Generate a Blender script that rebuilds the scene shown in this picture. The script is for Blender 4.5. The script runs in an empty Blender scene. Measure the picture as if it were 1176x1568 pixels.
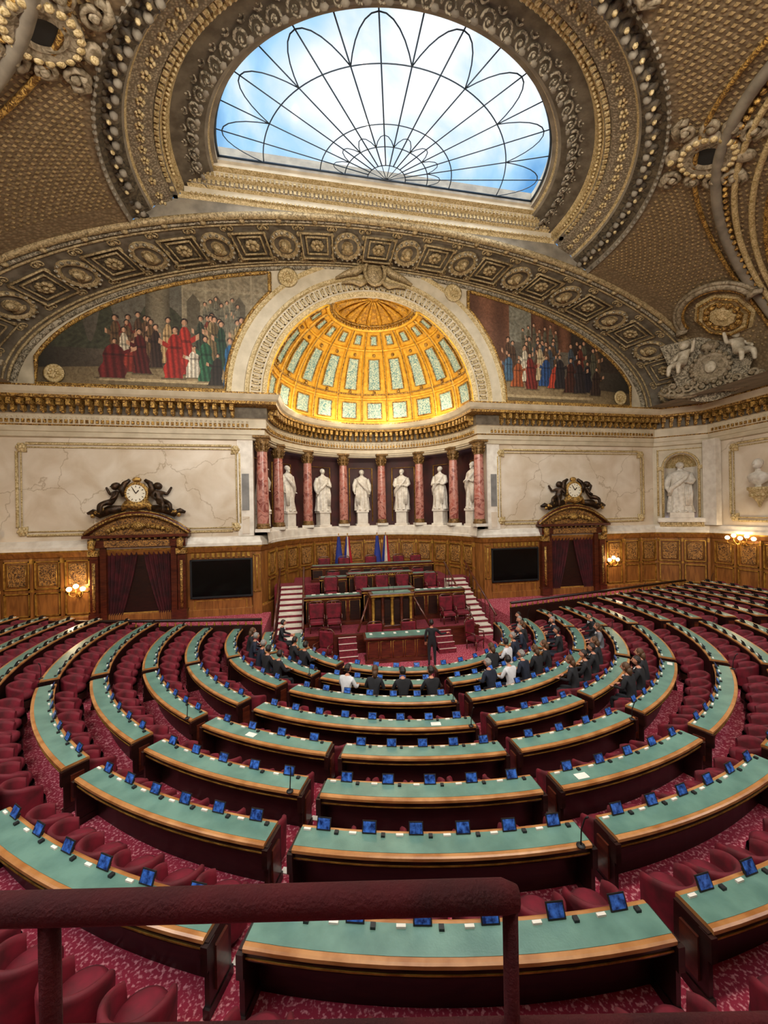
import bpy, math, random
from math import *
from mathutils import Vector, Matrix
random.seed(7)
ZC=5.6                      # eye level above the pit floor; all z below are relative to eye level
PSI=radians(10.7)
def cw(x,d): return (-3.25+x*cos(PSI)+d*sin(PSI), -19-x*sin(PSI)+d*cos(PSI))
def hx(s):
    r=[int(s[i:i+2],16)/255 for i in (0,2,4)]
    return tuple((c/12.92 if c<=.04045 else ((c+.055)/1.055)**2.4) for c in r)+(1,)
# ---------------------------------------------------------------- materials
def M(name,c1,c2=None,scale=4,rough=.5,metal=0,bump=0,bscale=None,dist=0,lo=.35,hi=.65,stretch=(1,1,1),
      kind='noise',detail=4,emit=0,sheen=0,c3=None,coat=0):
    m=bpy.data.materials.new(name); m.use_nodes=True
    n=m.node_tree.nodes; l=m.node_tree.links; p=n['Principled BSDF']
    p.inputs['Roughness'].default_value=rough; p.inputs['Metallic'].default_value=metal
    if coat: p.inputs['Coat Weight'].default_value=coat
    tc=n.new('ShaderNodeTexCoord'); mp=n.new('ShaderNodeMapping'); mp.inputs['Scale'].default_value=stretch
    l.new(tc.outputs['Object'],mp.inputs['Vector'])
    c1=hx(c1); c2=hx(c2) if c2 else tuple(x*.8 for x in c1[:3])+(1,)
    def noise(s):
        t=n.new('ShaderNodeTexNoise'); t.inputs['Scale'].default_value=s; t.inputs['Detail'].default_value=detail
        t.inputs['Distortion'].default_value=dist; l.new(mp.outputs[0],t.inputs['Vector']); return t.outputs['Fac']
    def voro(s,f='F1'):
        t=n.new('ShaderNodeTexVoronoi'); t.inputs['Scale'].default_value=s; t.feature=f
        l.new(mp.outputs[0],t.inputs['Vector']); return t.outputs['Distance']
    if kind=='noise': fac=noise(scale)
    elif kind=='voronoi': fac=voro(scale)
    elif kind=='vein':
        w=n.new('ShaderNodeTexNoise'); w.inputs['Scale'].default_value=1.3; w.inputs['Detail'].default_value=9
        l.new(mp.outputs[0],w.inputs['Vector'])
        mx=n.new('ShaderNodeMix'); mx.data_type='VECTOR'; mx.inputs[0].default_value=.55
        l.new(mp.outputs[0],mx.inputs[4]); l.new(w.outputs['Color'],mx.inputs[5])
        t=n.new('ShaderNodeTexVoronoi'); t.feature='DISTANCE_TO_EDGE'; t.inputs['Scale'].default_value=scale
        l.new(mx.outputs[1],t.inputs['Vector']); fac=t.outputs['Distance']
    r=n.new('ShaderNodeValToRGB'); r.color_ramp.elements[0].position=lo; r.color_ramp.elements[1].position=hi
    r.color_ramp.elements[0].color=c1; r.color_ramp.elements[1].color=c2
    if c3:
        e=r.color_ramp.elements.new((lo+hi)/2); e.color=hx(c3)
    l.new(fac,r.inputs[0]); col=r.outputs[0]
    if kind=='vein':
        q=n.new('ShaderNodeTexNoise'); q.inputs['Scale'].default_value=.8; q.inputs['Detail'].default_value=9; q.inputs['Distortion'].default_value=.6; l.new(mp.outputs[0],q.inputs['Vector'])
        r2=n.new('ShaderNodeValToRGB'); r2.color_ramp.elements[0].position=.35; r2.color_ramp.elements[1].position=.65
        r2.color_ramp.elements[0].color=(.80,.74,.66,1); r2.color_ramp.elements[1].color=(1,1,1,1); l.new(q.outputs['Fac'],r2.inputs[0])
        mm=n.new('ShaderNodeMix'); mm.data_type='RGBA'; mm.blend_type='MULTIPLY'; mm.inputs[0].default_value=1
        l.new(col,mm.inputs[6]); l.new(r2.outputs[0],mm.inputs[7]); col=mm.outputs[2]
    l.new(col,p.inputs['Base Color'])
    if bump:
        b=n.new('ShaderNodeBump'); b.inputs['Strength'].default_value=bump; b.inputs['Distance'].default_value=.05
        l.new(noise(bscale) if bscale else fac,b.inputs['Height']); l.new(b.outputs[0],p.inputs['Normal'])
    if emit:
        l.new(r.outputs[0],p.inputs['Emission Color']); p.inputs['Emission Strength'].default_value=emit
    return m
marble=M('veined_marble','b7a78f','ddd1bf',scale=.55,kind='vein',lo=.0,hi=.008,rough=.3)
cream=M('cream_stone','cdc0a6','b9ac92',scale=2,rough=.5)
white=M('white_marble','e6dfd2','cfc6b8',scale=3,rough=.35)
statue=M('statue_marble','e2dccf','c4bcae',scale=6,rough=.45)
putti=M('stucco_figures','cfc5b0','a89c84',scale=6,rough=.55)
gold=M('gilded_metal','c99b45','8f6628',scale=6,rough=.38,metal=.55,bump=.3,bscale=25)
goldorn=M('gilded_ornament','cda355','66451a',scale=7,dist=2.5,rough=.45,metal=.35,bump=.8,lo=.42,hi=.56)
palegold=M('pale_gilt','d6c091','9c8450',scale=9,dist=2,rough=.5,bump=.5,lo=.4,hi=.6)
domegold=M('dome_gold_mosaic','ecb73b','cb9324',scale=5,rough=.4,metal=.2,bump=.2,bscale=30)
domeorn=M('dome_blue_panels','d3dcc0','3f7f86',scale=9,dist=3,rough=.5,bump=.3,lo=.45,hi=.55)
domefan=M('dome_fan','8a5a12','d9a02a',scale=5,dist=2,rough=.5,bump=.6)
oak=M('oak_panel','9a642f','73461e',scale=2.5,stretch=(3,3,.4),rough=.4,bump=.05,dist=1)
oakorn=M('oak_carved','b5823f','452810',scale=9,dist=2.5,rough=.45,bump=.8,lo=.42,hi=.58)
mahog=M('mahogany','5e2a18','3c170e',scale=2.5,stretch=(1,1,5),rough=.3,dist=1,coat=.3)
mahogd=M('dark_mahogany','2e130c','1b0a06',scale=2.5,stretch=(1,1,5),rough=.4,dist=1)
deskbody=M('desk_mahogany','2a110c','170806',scale=2.5,stretch=(1,1,5),rough=.35,dist=1)
lip=M('oak_edge','b98450','966030',scale=4,rough=.3)
green=M('green_leather','688d80','52766c',scale=3,rough=.3,bump=.05,bscale=60)
velvet=M('crimson_velvet','780b24','4c0512',scale=5,rough=.75)
velvetd=M('dark_red_velvet','520b17','330610',scale=6,rough=.85,bump=.3,bscale=160)
carpet=M('red_carpet','d88f96','93203a',scale=26,rough=.95,lo=.34,hi=.48,detail=2)
carpetd=M('plain_red_carpet','7e2230','5e1522',scale=14,rough=.95)
redmarble=M('red_marble','a35a4c','7a3c34',scale=2.5,dist=1.5,rough=.25,c3='b98274')
redwall=M('red_niche_wall','4a1c1a','341514',scale=1.5,rough=.6)
bronze=M('dark_bronze','4a3420','20160d',scale=6,rough=.4,metal=.6,bump=.3,bscale=20)
capital=M('bronze_capital','8f6c3a','4a3216',scale=12,dist=1,rough=.45,metal=.4,bump=.6)
tile=M('vault_tiles','8f7a5c','6d5b42',scale=9,kind='voronoi',rough=.6,bump=.4,lo=.1,hi=.6)
tilegold=M('vault_rosettes','9c845b','7d6742',scale=5,rough=.5,metal=.15)
stucco=M('stucco_grey','8f8573','71685a',scale=2,rough=.7)
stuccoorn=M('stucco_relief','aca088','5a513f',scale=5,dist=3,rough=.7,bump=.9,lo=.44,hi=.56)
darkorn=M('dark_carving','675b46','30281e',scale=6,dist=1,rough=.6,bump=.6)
scrollm=M('stucco_scrolls','a3947a','63563f',scale=7,dist=1,rough=.6,bump=.6)
ringm=M('mosaic_ring','b0a288','70634f',scale=14,kind='voronoi',rough=.6,bump=.4,lo=.1,hi=.6)
bandm=M('arch_band_stone','6b6151','4c4234',scale=3,rough=.65,bump=.2,bscale=12)
medal=M('medallion_gilt','bda67a','6a5838',scale=10,dist=1.5,rough=.5,metal=.15,bump=.5)
blk=M('black_iron','121416','1a1c1f',scale=4,rough=.5)
bars=M('glazing_iron','2b3a48','22303c',scale=4,rough=.5)
tvm=M('black_screen','040404','060606',scale=2,rough=.15)
greypan=M('grey_panel','84827e','6b6966',scale=2,rough=.4)
curtain=M('burgundy_curtain','4a0e16','2b070b',scale=3,rough=.9)
tabs=M('tablet_screen','3a6bc4','0f2252',scale=18,rough=.2,emit=.14)
paper=M('paper','e8e4da','d8d4ca',scale=3,rough=.7)
glow=M('lamp_glass','ffe3b0','ffd898',scale=3,rough=.4,emit=9)
flagb=M('flag_blue','1b2f86','162770',scale=3,rough=.7)
flagr=M('flag_red','b3202a','951a22',scale=3,rough=.7)
clockf=M('clock_face','f0ead8','e4dcc4',scale=3,rough=.4)
skinm=M('skin','c98f74','b97c62',scale=8,rough=.55)
suit1=M('black_suit','15161b','1e2026',scale=8,rough=.85)
suit2=M('navy_suit','1d2538','151b2b',scale=8,rough=.85)
suit3=M('grey_suit','6f7178','5a5c62',scale=8,rough=.85)
suit4=M('white_shirt','d8dadf','c3c6cc',scale=8,rough=.8)
hair1=M('dark_hair','231811','150e0a',scale=30,rough=.6)
hair2=M('grey_hair','8d8a86','6d6a66',scale=30,rough=.6)
hair3=M('brown_hair','5a3c23','3f2916',scale=30,rough=.6)
eyem=M('eye_dark','101010','181818',scale=3,rough=.2)
lipm=M('lips','9c5348','8a463d',scale=3,rough=.5)
gl=bpy.data.materials.new('skylight_glass'); gl.use_nodes=True
n=gl.node_tree.nodes; l=gl.node_tree.links; n.clear()
o=n.new('ShaderNodeOutputMaterial'); t=n.new('ShaderNodeBsdfTransparent'); g=n.new('ShaderNodeBsdfGlossy'); g.inputs['Roughness'].default_value=.1
t.inputs[0].default_value=(.93,.97,1,1); mx=n.new('ShaderNodeMixShader'); mx.inputs[0].default_value=.04
l.new(t.outputs[0],mx.inputs[1]); l.new(g.outputs[0],mx.inputs[2]); l.new(mx.outputs[0],o.inputs[0])
pm=bpy.data.materials.new('oil_painting'); pm.use_nodes=True
n=pm.node_tree.nodes; l=pm.node_tree.links; a=n.new('ShaderNodeVertexColor'); a.layer_name='Col'
tc=n.new('ShaderNodeTexCoord'); nn_=n.new('ShaderNodeTexNoise'); nn_.inputs['Scale'].default_value=7; nn_.inputs['Detail'].default_value=7; nn_.inputs['Distortion'].default_value=1.2
l.new(tc.outputs['Object'],nn_.inputs['Vector']); r2=n.new('ShaderNodeValToRGB'); r2.color_ramp.elements[0].position=.3; r2.color_ramp.elements[1].position=.7
r2.color_ramp.elements[0].color=(.55,.5,.45,1); r2.color_ramp.elements[1].color=(1,1,1,1); l.new(nn_.outputs['Fac'],r2.inputs[0])
mm=n.new('ShaderNodeMix'); mm.data_type='RGBA'; mm.blend_type='MULTIPLY'; mm.inputs[0].default_value=1
l.new(a.outputs[0],mm.inputs[6]); l.new(r2.outputs[0],mm.inputs[7])
l.new(mm.outputs[2],n['Principled BSDF'].inputs['Base Color']); n['Principled BSDF'].inputs['Roughness'].default_value=.6
# ---------------------------------------------------------------- mesh builder
class B:
    def __init__(s): s.v=[];s.f=[];s.m=[];s.sm=[]
    def add(s,vs,fs,mi=0,sm=False,X=None):
        o=len(s.v)
        if X is not None: vs=[X@Vector(p) for p in vs]
        s.v+=[tuple(p) for p in vs]
        for f in fs: s.f.append([i+o for i in f]); s.m.append(mi); s.sm.append(sm)
    def box(s,x0,x1,y0,y1,z0,z1,mi=0,X=None,c=0):
        if c>0:
            vs=[]
            for z,e in ((z0,0),(z1-c,0),(z1,c)):
                vs+=[(x0+e,y0+c+0,z),(x0+c+0,y0+e,z),(x1-c,y0+e,z),(x1-e,y0+c,z),(x1-e,y1-c,z),(x1-c,y1-e,z),(x0+c,y1-e,z),(x0+e,y1-c,z)]
            fs=[[7,6,5,4,3,2,1,0],[16,17,18,19,20,21,22,23]]
            for k in (0,8):
                for i in range(8): j=(i+1)%8; fs.append([k+i,k+j,k+8+j,k+8+i])
            s.add(vs,fs,mi,False,X); return
        s.add([(x0,y0,z0),(x1,y0,z0),(x1,y1,z0),(x0,y1,z0),(x0,y0,z1),(x1,y0,z1),(x1,y1,z1),(x0,y1,z1)],
              [[3,2,1,0],[4,5,6,7],[0,1,5,4],[1,2,6,5],[2,3,7,6],[3,0,4,7]],mi,False,X)
    def grid(s,fn,nu,nv,mi=0,sm=True,X=None,wu=False):
        vs=[fn(i/nu,j/nv) for i in range(nu+(0 if wu else 1)) for j in range(nv+1)]
        N=nu if wu else nu+1; w=nv+1; fs=[]
        for i in range(nu):
            a=i; b=(i+1)%N if wu else i+1
            for j in range(nv): fs.append([a*w+j,b*w+j,b*w+j+1,a*w+j+1])
        s.add(vs,fs,mi,sm,X)
    def lathe(s,prof,seg=20,mi=0,X=None,sm=True,sx=1,sy=1):
        n=len(prof)-1
        s.grid(lambda u,v:(prof[round(v*n)][0]*cos(2*pi*u)*sx,prof[round(v*n)][0]*sin(2*pi*u)*sy,prof[round(v*n)][1]),seg,n,mi,sm,X,True)
    def sph(s,r,X=None,mi=0,seg=12,ring=8,c=(0,0,0),sc=(1,1,1)):
        s.grid(lambda u,v:(c[0]+r*sc[0]*sin(pi*v)*cos(2*pi*u),c[1]+r*sc[1]*sin(pi*v)*sin(2*pi*u),c[2]-r*sc[2]*cos(pi*v)),seg,ring,mi,True,X,True)
    def tube(s,pts,rad,seg=8,mi=0,X=None,closed=False,flat=1):
        P=[Vector(p) for p in pts]; n=len(P)
        if not isinstance(rad,(list,tuple)): rad=[rad]*n
        vs=[];prev=None
        for i,p in enumerate(P):
            if closed: d=P[(i+1)%n]-P[i-1]
            else: d=P[min(i+1,n-1)]-P[max(i-1,0)]
            if d.length<1e-6: d=Vector((0,0,1))
            d.normalize()
            up=prev if prev is not None else (Vector((0,0,1)) if abs(d.z)<.9 else Vector((0,1,0)))
            a=d.cross(up)
            if a.length<1e-4: a=d.cross(Vector((1,0,0)))
            a.normalize(); b=a.cross(d); b.normalize(); prev=b
            for k in range(seg):
                t=2*pi*k/seg; vs.append(p+a*cos(t)*rad[i]+b*sin(t)*rad[i]*flat)
        fs=[]
        for i in range(n if closed else n-1):
            j=(i+1)%n
            for k in range(seg): q=(k+1)%seg; fs.append([i*seg+k,i*seg+q,j*seg+q,j*seg+k])
        if not closed: fs.append(list(range(seg))[::-1]); fs.append([(n-1)*seg+k for k in range(seg)])
        s.add(vs,fs,mi,True,X)
    def scroll(s,X,r=.3,w=.05,mi=0,hand=1,turns=1.4):
        n=16; s.tube([(hand*r*(1-.8*i/n)*cos(turns*2*pi*i/n),r*(1-.8*i/n)*sin(turns*2*pi*i/n),.02+.04*i/n) for i in range(n+1)],[w*(1-.5*i/n) for i in range(n+1)],5,mi,X)
        s.sph(w*1.3,X,mi,6,5,(0,0,.06))
    def plan(s,path,prof,mis,closed=False,sm=False):
        n=len(path); N=[]
        for i in range(n):
            def nr(a,b):
                dx,dy=b[0]-a[0],b[1]-a[1]; L=hypot(dx,dy) or 1; return (dy/L,-dx/L)
            if i==0: m=nr(path[0],path[1])
            elif i==n-1: m=nr(path[-2],path[-1])
            else:
                a=nr(path[i-1],path[i]); b=nr(path[i],path[i+1]); q=1+a[0]*b[0]+a[1]*b[1]
                m=((a[0]+b[0])/max(q,.3),(a[1]+b[1])/max(q,.3))
            N.append(m)
        k=len(prof)
        vs=[(path[i][0]+N[i][0]*o,path[i][1]+N[i][1]*o,z) for i in range(n) for o,z in prof]
        o=len(s.v); s.v+=vs
        for i in range(n-1):
            for j in range(k-1):
                s.f.append([o+i*k+j,o+(i+1)*k+j,o+(i+1)*k+j+1,o+i*k+j+1]); s.m.append(mis[j] if isinstance(mis,(list,tuple)) else mis); s.sm.append(sm)
    def mesh(s,name,mats,dz=0):
        me=bpy.data.meshes.new(name)
        me.from_pydata([(x,y,z+dz) for x,y,z in s.v],[],s.f)
        for m in mats: me.materials.append(m)
        me.polygons.foreach_set('material_index',s.m); me.polygons.foreach_set('use_smooth',s.sm); me.update(); return me
    def obj(s,name,mats,parent=None,off=True):
        ob=bpy.data.objects.new(name,s.mesh(name,mats,ZC if off else 0))
        bpy.context.scene.collection.objects.link(ob)
        if parent: ob.parent=parent
        return ob
def empty(name,loc=(0,0,0)):
    e=bpy.data.objects.new(name,None); e.location=loc; e.empty_display_size=.2
    bpy.context.scene.collection.objects.link(e); return e
def T(x,y,z,rz=0,s=1): return Matrix.Translation((x,y,z))@Matrix.Rotation(rz,4,'Z')@Matrix.Scale(s,4)
def frame(p,x,y,z):
    m=Matrix.Identity(4)
    for i,a in enumerate((x,y,z)):
        for j in range(3): m[j][i]=a[j]
    for j in range(3): m[j][3]=p[j]
    return m
def skin(b,pts,edges,rad,fn,X,sub=1):
    me=bpy.data.meshes.new('sk'); me.from_pydata(pts,edges,[]); ob=bpy.data.objects.new('sk',me)
    bpy.context.scene.collection.objects.link(ob)
    ob.modifiers.new('s','SKIN'); sv=me.skin_vertices[0].data
    for i,r in enumerate(rad): sv[i].radius=r if isinstance(r,tuple) else (r,r)
    sv[0].use_root=True
    ss=ob.modifiers.new('u','SUBSURF'); ss.levels=sub; ss.render_levels=sub
    bpy.context.view_layer.update()
    ev=ob.evaluated_get(bpy.context.evaluated_depsgraph_get()); m2=ev.to_mesh()
    o=len(b.v); b.v+=[tuple(X@v.co) for v in m2.vertices]
    for p in m2.polygons:
        b.f.append([i+o for i in p.vertices]); b.m.append(fn(p.center)); b.sm.append(True)
    ev.to_mesh_clear(); bpy.data.objects.remove(ob); bpy.data.meshes.remove(me)
# ---------------------------------------------------------------- plan paths
NR=5.5
def arc2(r,a0=-90,a1=90,n=36): return [(r*sin(radians(a0+(a1-a0)*i/n)),r*cos(radians(a0+(a1-a0)*i/n))) for i in range(n+1)]
LP=[(-18.2,-24),(-18.2,-1.6),(-16.2,0),(-NR,0)]
RP=[(NR,0),(16.2,0),(18.2,-1.6),(18.2,-24)]
full=LP[:-1]+arc2(NR)+RP[1:]
# ---------------------------------------------------------------- walls
def wallslab(b,x0,x1): b.box(x0,x1,0,.35,-5.7,5.5,0)
b=B(); wallslab(b,-16.2,-5.9); wallslab(b,5.9,16.2)
def ell(x,a,h): return h*sqrt(max(0,1-(x/a)**2))
def lun(u,v):
    x=-15.6+31.2*u; lo=5.45+(sqrt(max(0,5.25**2-x*x)) if abs(x)<5.25 else 0); hi=5.45+ell(x,15.6,6.62)
    return (x,0,lo+(max(hi,lo)-lo)*v)
b.grid(lun,208,4,1,False)
b.obj('wall_front',[marble,cream])
def sidewall(sg,name):
    b=B(); x=18.2*sg
    b.box(min(x,x+.3*sg),max(x,x+.3*sg),-24,-1.6,-5.7,5.5,0)
    d=Vector((2.0,-1.6,0)).normalized(); p=Vector((17.2,-.8,0)); nrm=Vector((1.6,2.0,0)).normalized()
    if sg<0: d=Vector((-d.x,d.y,0)); p=Vector((-p.x,p.y,0)); nrm=Vector((-nrm.x,nrm.y,0))
    X=frame(p,d,nrm,Vector((0,0,1)))
    W=.74
    b.box(-1.28,-W,0,.2,-5.7,5.5,1,X); b.box(W,1.28,0,.2,-5.7,5.5,1,X); b.box(-W,W,0,.2,-5.7,-.6,1,X)
    b.grid(lambda u,v:(-W+2*W*u,0,(2.25+sqrt(max(0,W**2-(-W+2*W*u)**2)))*(1-v)+5.5*v),24,2,1,False,X)
    b.grid(lambda u,v:(-W*cos(pi*u),W*sin(pi*u),-.6+2.85*v),16,2,2,True,X)
    b.grid(lambda u,v:(-W*cos(pi*u)*cos(pi/2*v),W*sin(pi*u)*cos(pi/2*v),2.25+W*sin(pi/2*v)),16,8,3,True,X)
    for k in range(7): b.tube([(-W*cos(pi*(k+1)/8)*cos(a*pi/12)*.97,W*sin(pi*(k+1)/8)*cos(a*pi/12)*.97,2.25+W*sin(a*pi/12)*.97) for a in range(7)],.025,5,3,X)
    b.tube([(-.82,-.03,-.6)]+[(-.82*cos(pi*i/16),-.03,2.25+.82*sin(pi*i/16)) for i in range(17)]+[(.82,-.03,-.6)],.06,6,3,X)
    b.tube([(-1.05,-.03,-.5),(-1.05,-.03,3.25),(1.05,-.03,3.25),(1.05,-.03,-.5)],.05,6,3,X)
    b.box(-1.1,-.82,-.1,0,2.1,2.3,3,X); b.box(.82,1.1,-.1,0,2.1,2.3,3,X)
    b.box(-1.1,1.1,-.3,.1,-.85,-.6,2,X,c=.04); b.box(-1.0,1.0,-.18,0,-1.1,-.85,3,X)
    for k in range(9): b.box(-.9+k*.22,-.8+k*.22,-.26,-.02,-1.0,-.86,3,X)
    b.obj(name,[marble,cream,white,palegold]); return X
XR=sidewall(1,'wall_right'); XL=sidewall(-1,'wall_left')
b=B(); b.box(-18.5,18.5,-24.3,-24,-5.7,5.5,0); b.obj('wall_back',[marble])
b=B()
b.grid(lambda u,v:(6.35*sin(pi*(u-.5)),6.35*cos(pi*(u-.5)),-5.6+9.8*v),48,4,0)
b.plan(arc2(6.35),[(0,-1.43),(1.05,-1.43),(1.1,-1.35),(1.05,-.9),(.98,-.85),(0,-.85)],1)
b.plan(arc2(6.3),[(0,3.6),(1.0,3.6)],0)
for i in range(7):
    az=radians(-77.1+25.7*i); p=Vector((6.3*sin(az),6.3*cos(az),0)); X=frame(p,Vector((cos(az),-sin(az),0)),Vector((sin(az),cos(az),0)),Vector((0,0,1)))
    b.tube([(-.75,-.03,-.6),(-.75,-.03,2.9),(.75,-.03,2.9),(.75,-.03,-.6)],.04,6,2,X)
b.obj('wall_niche',[redwall,white,gold])
# ---------------------------------------------------------------- entablature
b=B()
prof=[(0,3.45),(.12,3.5),(.12,3.7),(.17,3.72),(.17,3.95),(.24,4.0),(.24,4.42),(.3,4.45),(.3,4.95),(.78,5.0),(.8,5.12),(.88,5.2),(.98,5.4),(.98,5.47),(0,5.5)]
b.plan(full,prof,[0,0,0,0,1,0,0,2,1,1,0,0,1,0])
def along(path,sp,fn,off=0):
    acc=sp/2
    for i in range(len(path)-1):
        a=Vector(path[i]);c=Vector(path[i+1]);L=(c-a).length; d=(c-a)/L; nn=Vector((d.y,-d.x))
        while acc<L:
            p=a+d*acc; fn(frame((p.x,p.y,0),(d.x,d.y,0),(nn.x,nn.y,0),(0,0,1))); acc+=sp
        acc-=L
def bracket(X):
    b.box(-.08,.08,.28,.72,4.72,4.97,1,X); b.box(-.065,.065,.28,.5,4.5,4.72,1,X); b.sph(.07,X,1,6,4,(0,.4,4.5))
for pth in (LP[1:3]+[(-6.4,0)],[(6.4,0)]+RP[1:3],[(-18.2,-12),(-18.2,-1.9)],[(18.2,-1.9),(18.2,-12)],arc2(NR-.02)): along(pth,.36,bracket)
def dent(X): b.box(-.05,.05,.2,.3,4.05,4.2,1,X); b.sph(.05,X,0,6,4,(0,.24,4.3))
for pth in ([(-16.0,0),(-6,0)],[(6,0),(16,0)],arc2(NR-.02),[(18.2,-1.9),(18.2,-12)]): along(pth,.2,dent)
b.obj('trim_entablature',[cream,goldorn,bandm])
# ---------------------------------------------------------------- dado
b=B()
dp=[(0,-5.7),(.16,-5.7),(.16,-4.35),(.1,-4.3),(.06,-4.25),(.06,-1.75),(.12,-1.7),(.2,-1.5),(.22,-1.43),(.22,-1.3),(.14,-1.2),(.1,-1.05),(0,-1.0)]
dm=[0,0,0,1,0,0,0,1,2,2,2,2]
b.plan(LP[:-1]+[(-5.7,0)]+arc2(5.45,-80,80)+[(5.7,0)]+RP[1:],dp,dm)
def wpanel(X,w,z0,z1,orn=True,t=.05):
    for (x0,x1,a,c) in ((-w/2,w/2,z0,z0+t),(-w/2,w/2,z1-t,z1),(-w/2,-w/2+t,z0,z1),(w/2-t,w/2,z0,z1)): b.box(x0,x1,.05,.13,a,c,1,X)
    if orn:
        b.box(-w/2+.14,w/2-.14,.05,.1,z0+.14,z1-.14,3,X)
        b.tube([(-w/2+.14,.1,z0+.14),(w/2-.14,.1,z0+.14),(w/2-.14,.1,z1-.14),(-w/2+.14,.1,z1-.14)],.02,5,1,X,True)
def dpan(X):
    wpanel(X,.95,-3.05,-1.85); wpanel(X,.95,-4.2,-3.2,False)
    b.box(.53,.61,.05,.18,-4.25,-1.7,0,X); b.box(.52,.62,.05,.2,-1.95,-1.75,1,X); b.box(.52,.62,.05,.2,-3.15,-3.05,1,X)
for pth in ([(-16.1,0),(-12.9,0)],[(12.9,0),(16.1,0)],[(-18.2,-20),(-18.2,-1.8)],[(18.2,-1.8),(18.2,-20)],[(-18,-1.5),(-16.3,-.1)],[(16.3,-.1),(18,-1.5)],arc2(5.43,-84,84,60)): along(pth,1.14,dpan)
for sg in (-1,1):
    X=T(sg*5.78,0,0,pi); b.box(-.2,.2,.05,.2,-5.6,-1.75,0,X); wpanel(T(sg*5.78,-.12,0,pi),.32,-3.6,-1.85,True,.04)
    X=T(sg*7.4,0,0,pi)
    b.box(-1.35,1.35,.05,.12,-4.6,-3.85,0,X); wpanel(X,2.3,-4.5,-3.9,False)
    for k in range(12): b.box(-1.3+k*.22,-1.18+k*.22,.1,.16,-1.95,-1.75,1,X)
b.obj('wall_wood_panelling',[oak,gold,white,oakorn])
b=B()
def gframe(X,w,z0,z1,r=.06):
    c=.35
    for g_ in (0,.16):
        pts=[(-w/2+g_,.04,z0+c),(-w/2+g_,.04,z1-c),(-w/2+c,.04,z1-c),(-w/2+c,.04,z1-g_),(w/2-c,.04,z1-g_),(w/2-c,.04,z1-c),(w/2-g_,.04,z1-c),(w/2-g_,.04,z0+c),(w/2-c,.04,z0+c),(w/2-c,.04,z0+g_),(-w/2+c,.04,z0+g_),(-w/2+c,.04,z0+c)]
        b.tube(pts,r if g_==0 else .03,6,0,X,True)
    for x,z in ((-w/2,z0),(-w/2,z1),(w/2,z0),(w/2,z1)):
        x+=.17*(1 if x<0 else -1); z+=.17*(1 if z==z0 else -1)
        for k in range(6):
            a=k*pi/3; b.sph(.09,X,0,6,5,(x+.12*cos(a),.05,z+.12*sin(a)))
        b.sph(.1,X,0,8,6,(x,.08,z))
for sg in (-1,1):
    gframe(T(sg*11.0,0,0,pi),9.0,-.75,3.2)
    X=T(sg*6.25,0,0,pi); b.box(-.35,.35,0,.07,-1.0,3.5,1,X); b.box(-.16,.16,.06,.1,.2,1.9,2,X); b.box(-.16,.16,.06,.1,-.9,-.1,3,X)
    for k in range(4):
        X=T(sg*18.2,-4.6-k*5,0,pi/2*sg); gframe(X,3.8,-.75,3.2)
        b.box(-2.7,-2.3,0,.12,-1.0,3.6,1,X)
    b.box(-.35,.35,0,.35,-1.0,3.6,1,T(sg*18.15,-1.9,0,pi/2*sg))
b.obj('trim_gilt_wall_frames',[palegold,white,greypan,marble])
# ---------------------------------------------------------------- doors
def humanoid_putto(b,X,mi,arm=1,seat=True):
    leg=[(.12,.28,.0),(.14,.5,-.1),(.16,.52,-.4)] if seat else [(.1,0,-.3),(.12,.02,-.55),(.12,.1,-.62)]
    pts=[(0,0,0),(0,0,.28),(0,0,.42),(.14,0,.38),(.3,.1,.3),(.42,.2,.5*arm+.1),(-.14,0,.38),(-.3,.08,.2),(-.25,.25,.1)]+leg+[(-x,y,z) for x,y,z in leg]
    ed=[(0,1),(1,2),(2,3),(3,4),(4,5),(2,6),(6,7),(7,8),(0,9),(9,10),(10,11),(0,12),(12,13),(13,14)]
    rad=[.15,.14,.09,.08,.06,.045,.08,.06,.045,.11,.08,.05,.11,.08,.05]
    skin(b,pts,ed,rad,lambda c:mi,X,1)
    b.sph(.14,X,mi,12,8,(0,.02,.6)); b.sph(.03,X,mi,6,4,(0,.16,.59)); b.sph(.145,X,mi,10,6,(0,-.03,.64),(1,1,.85))
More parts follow.
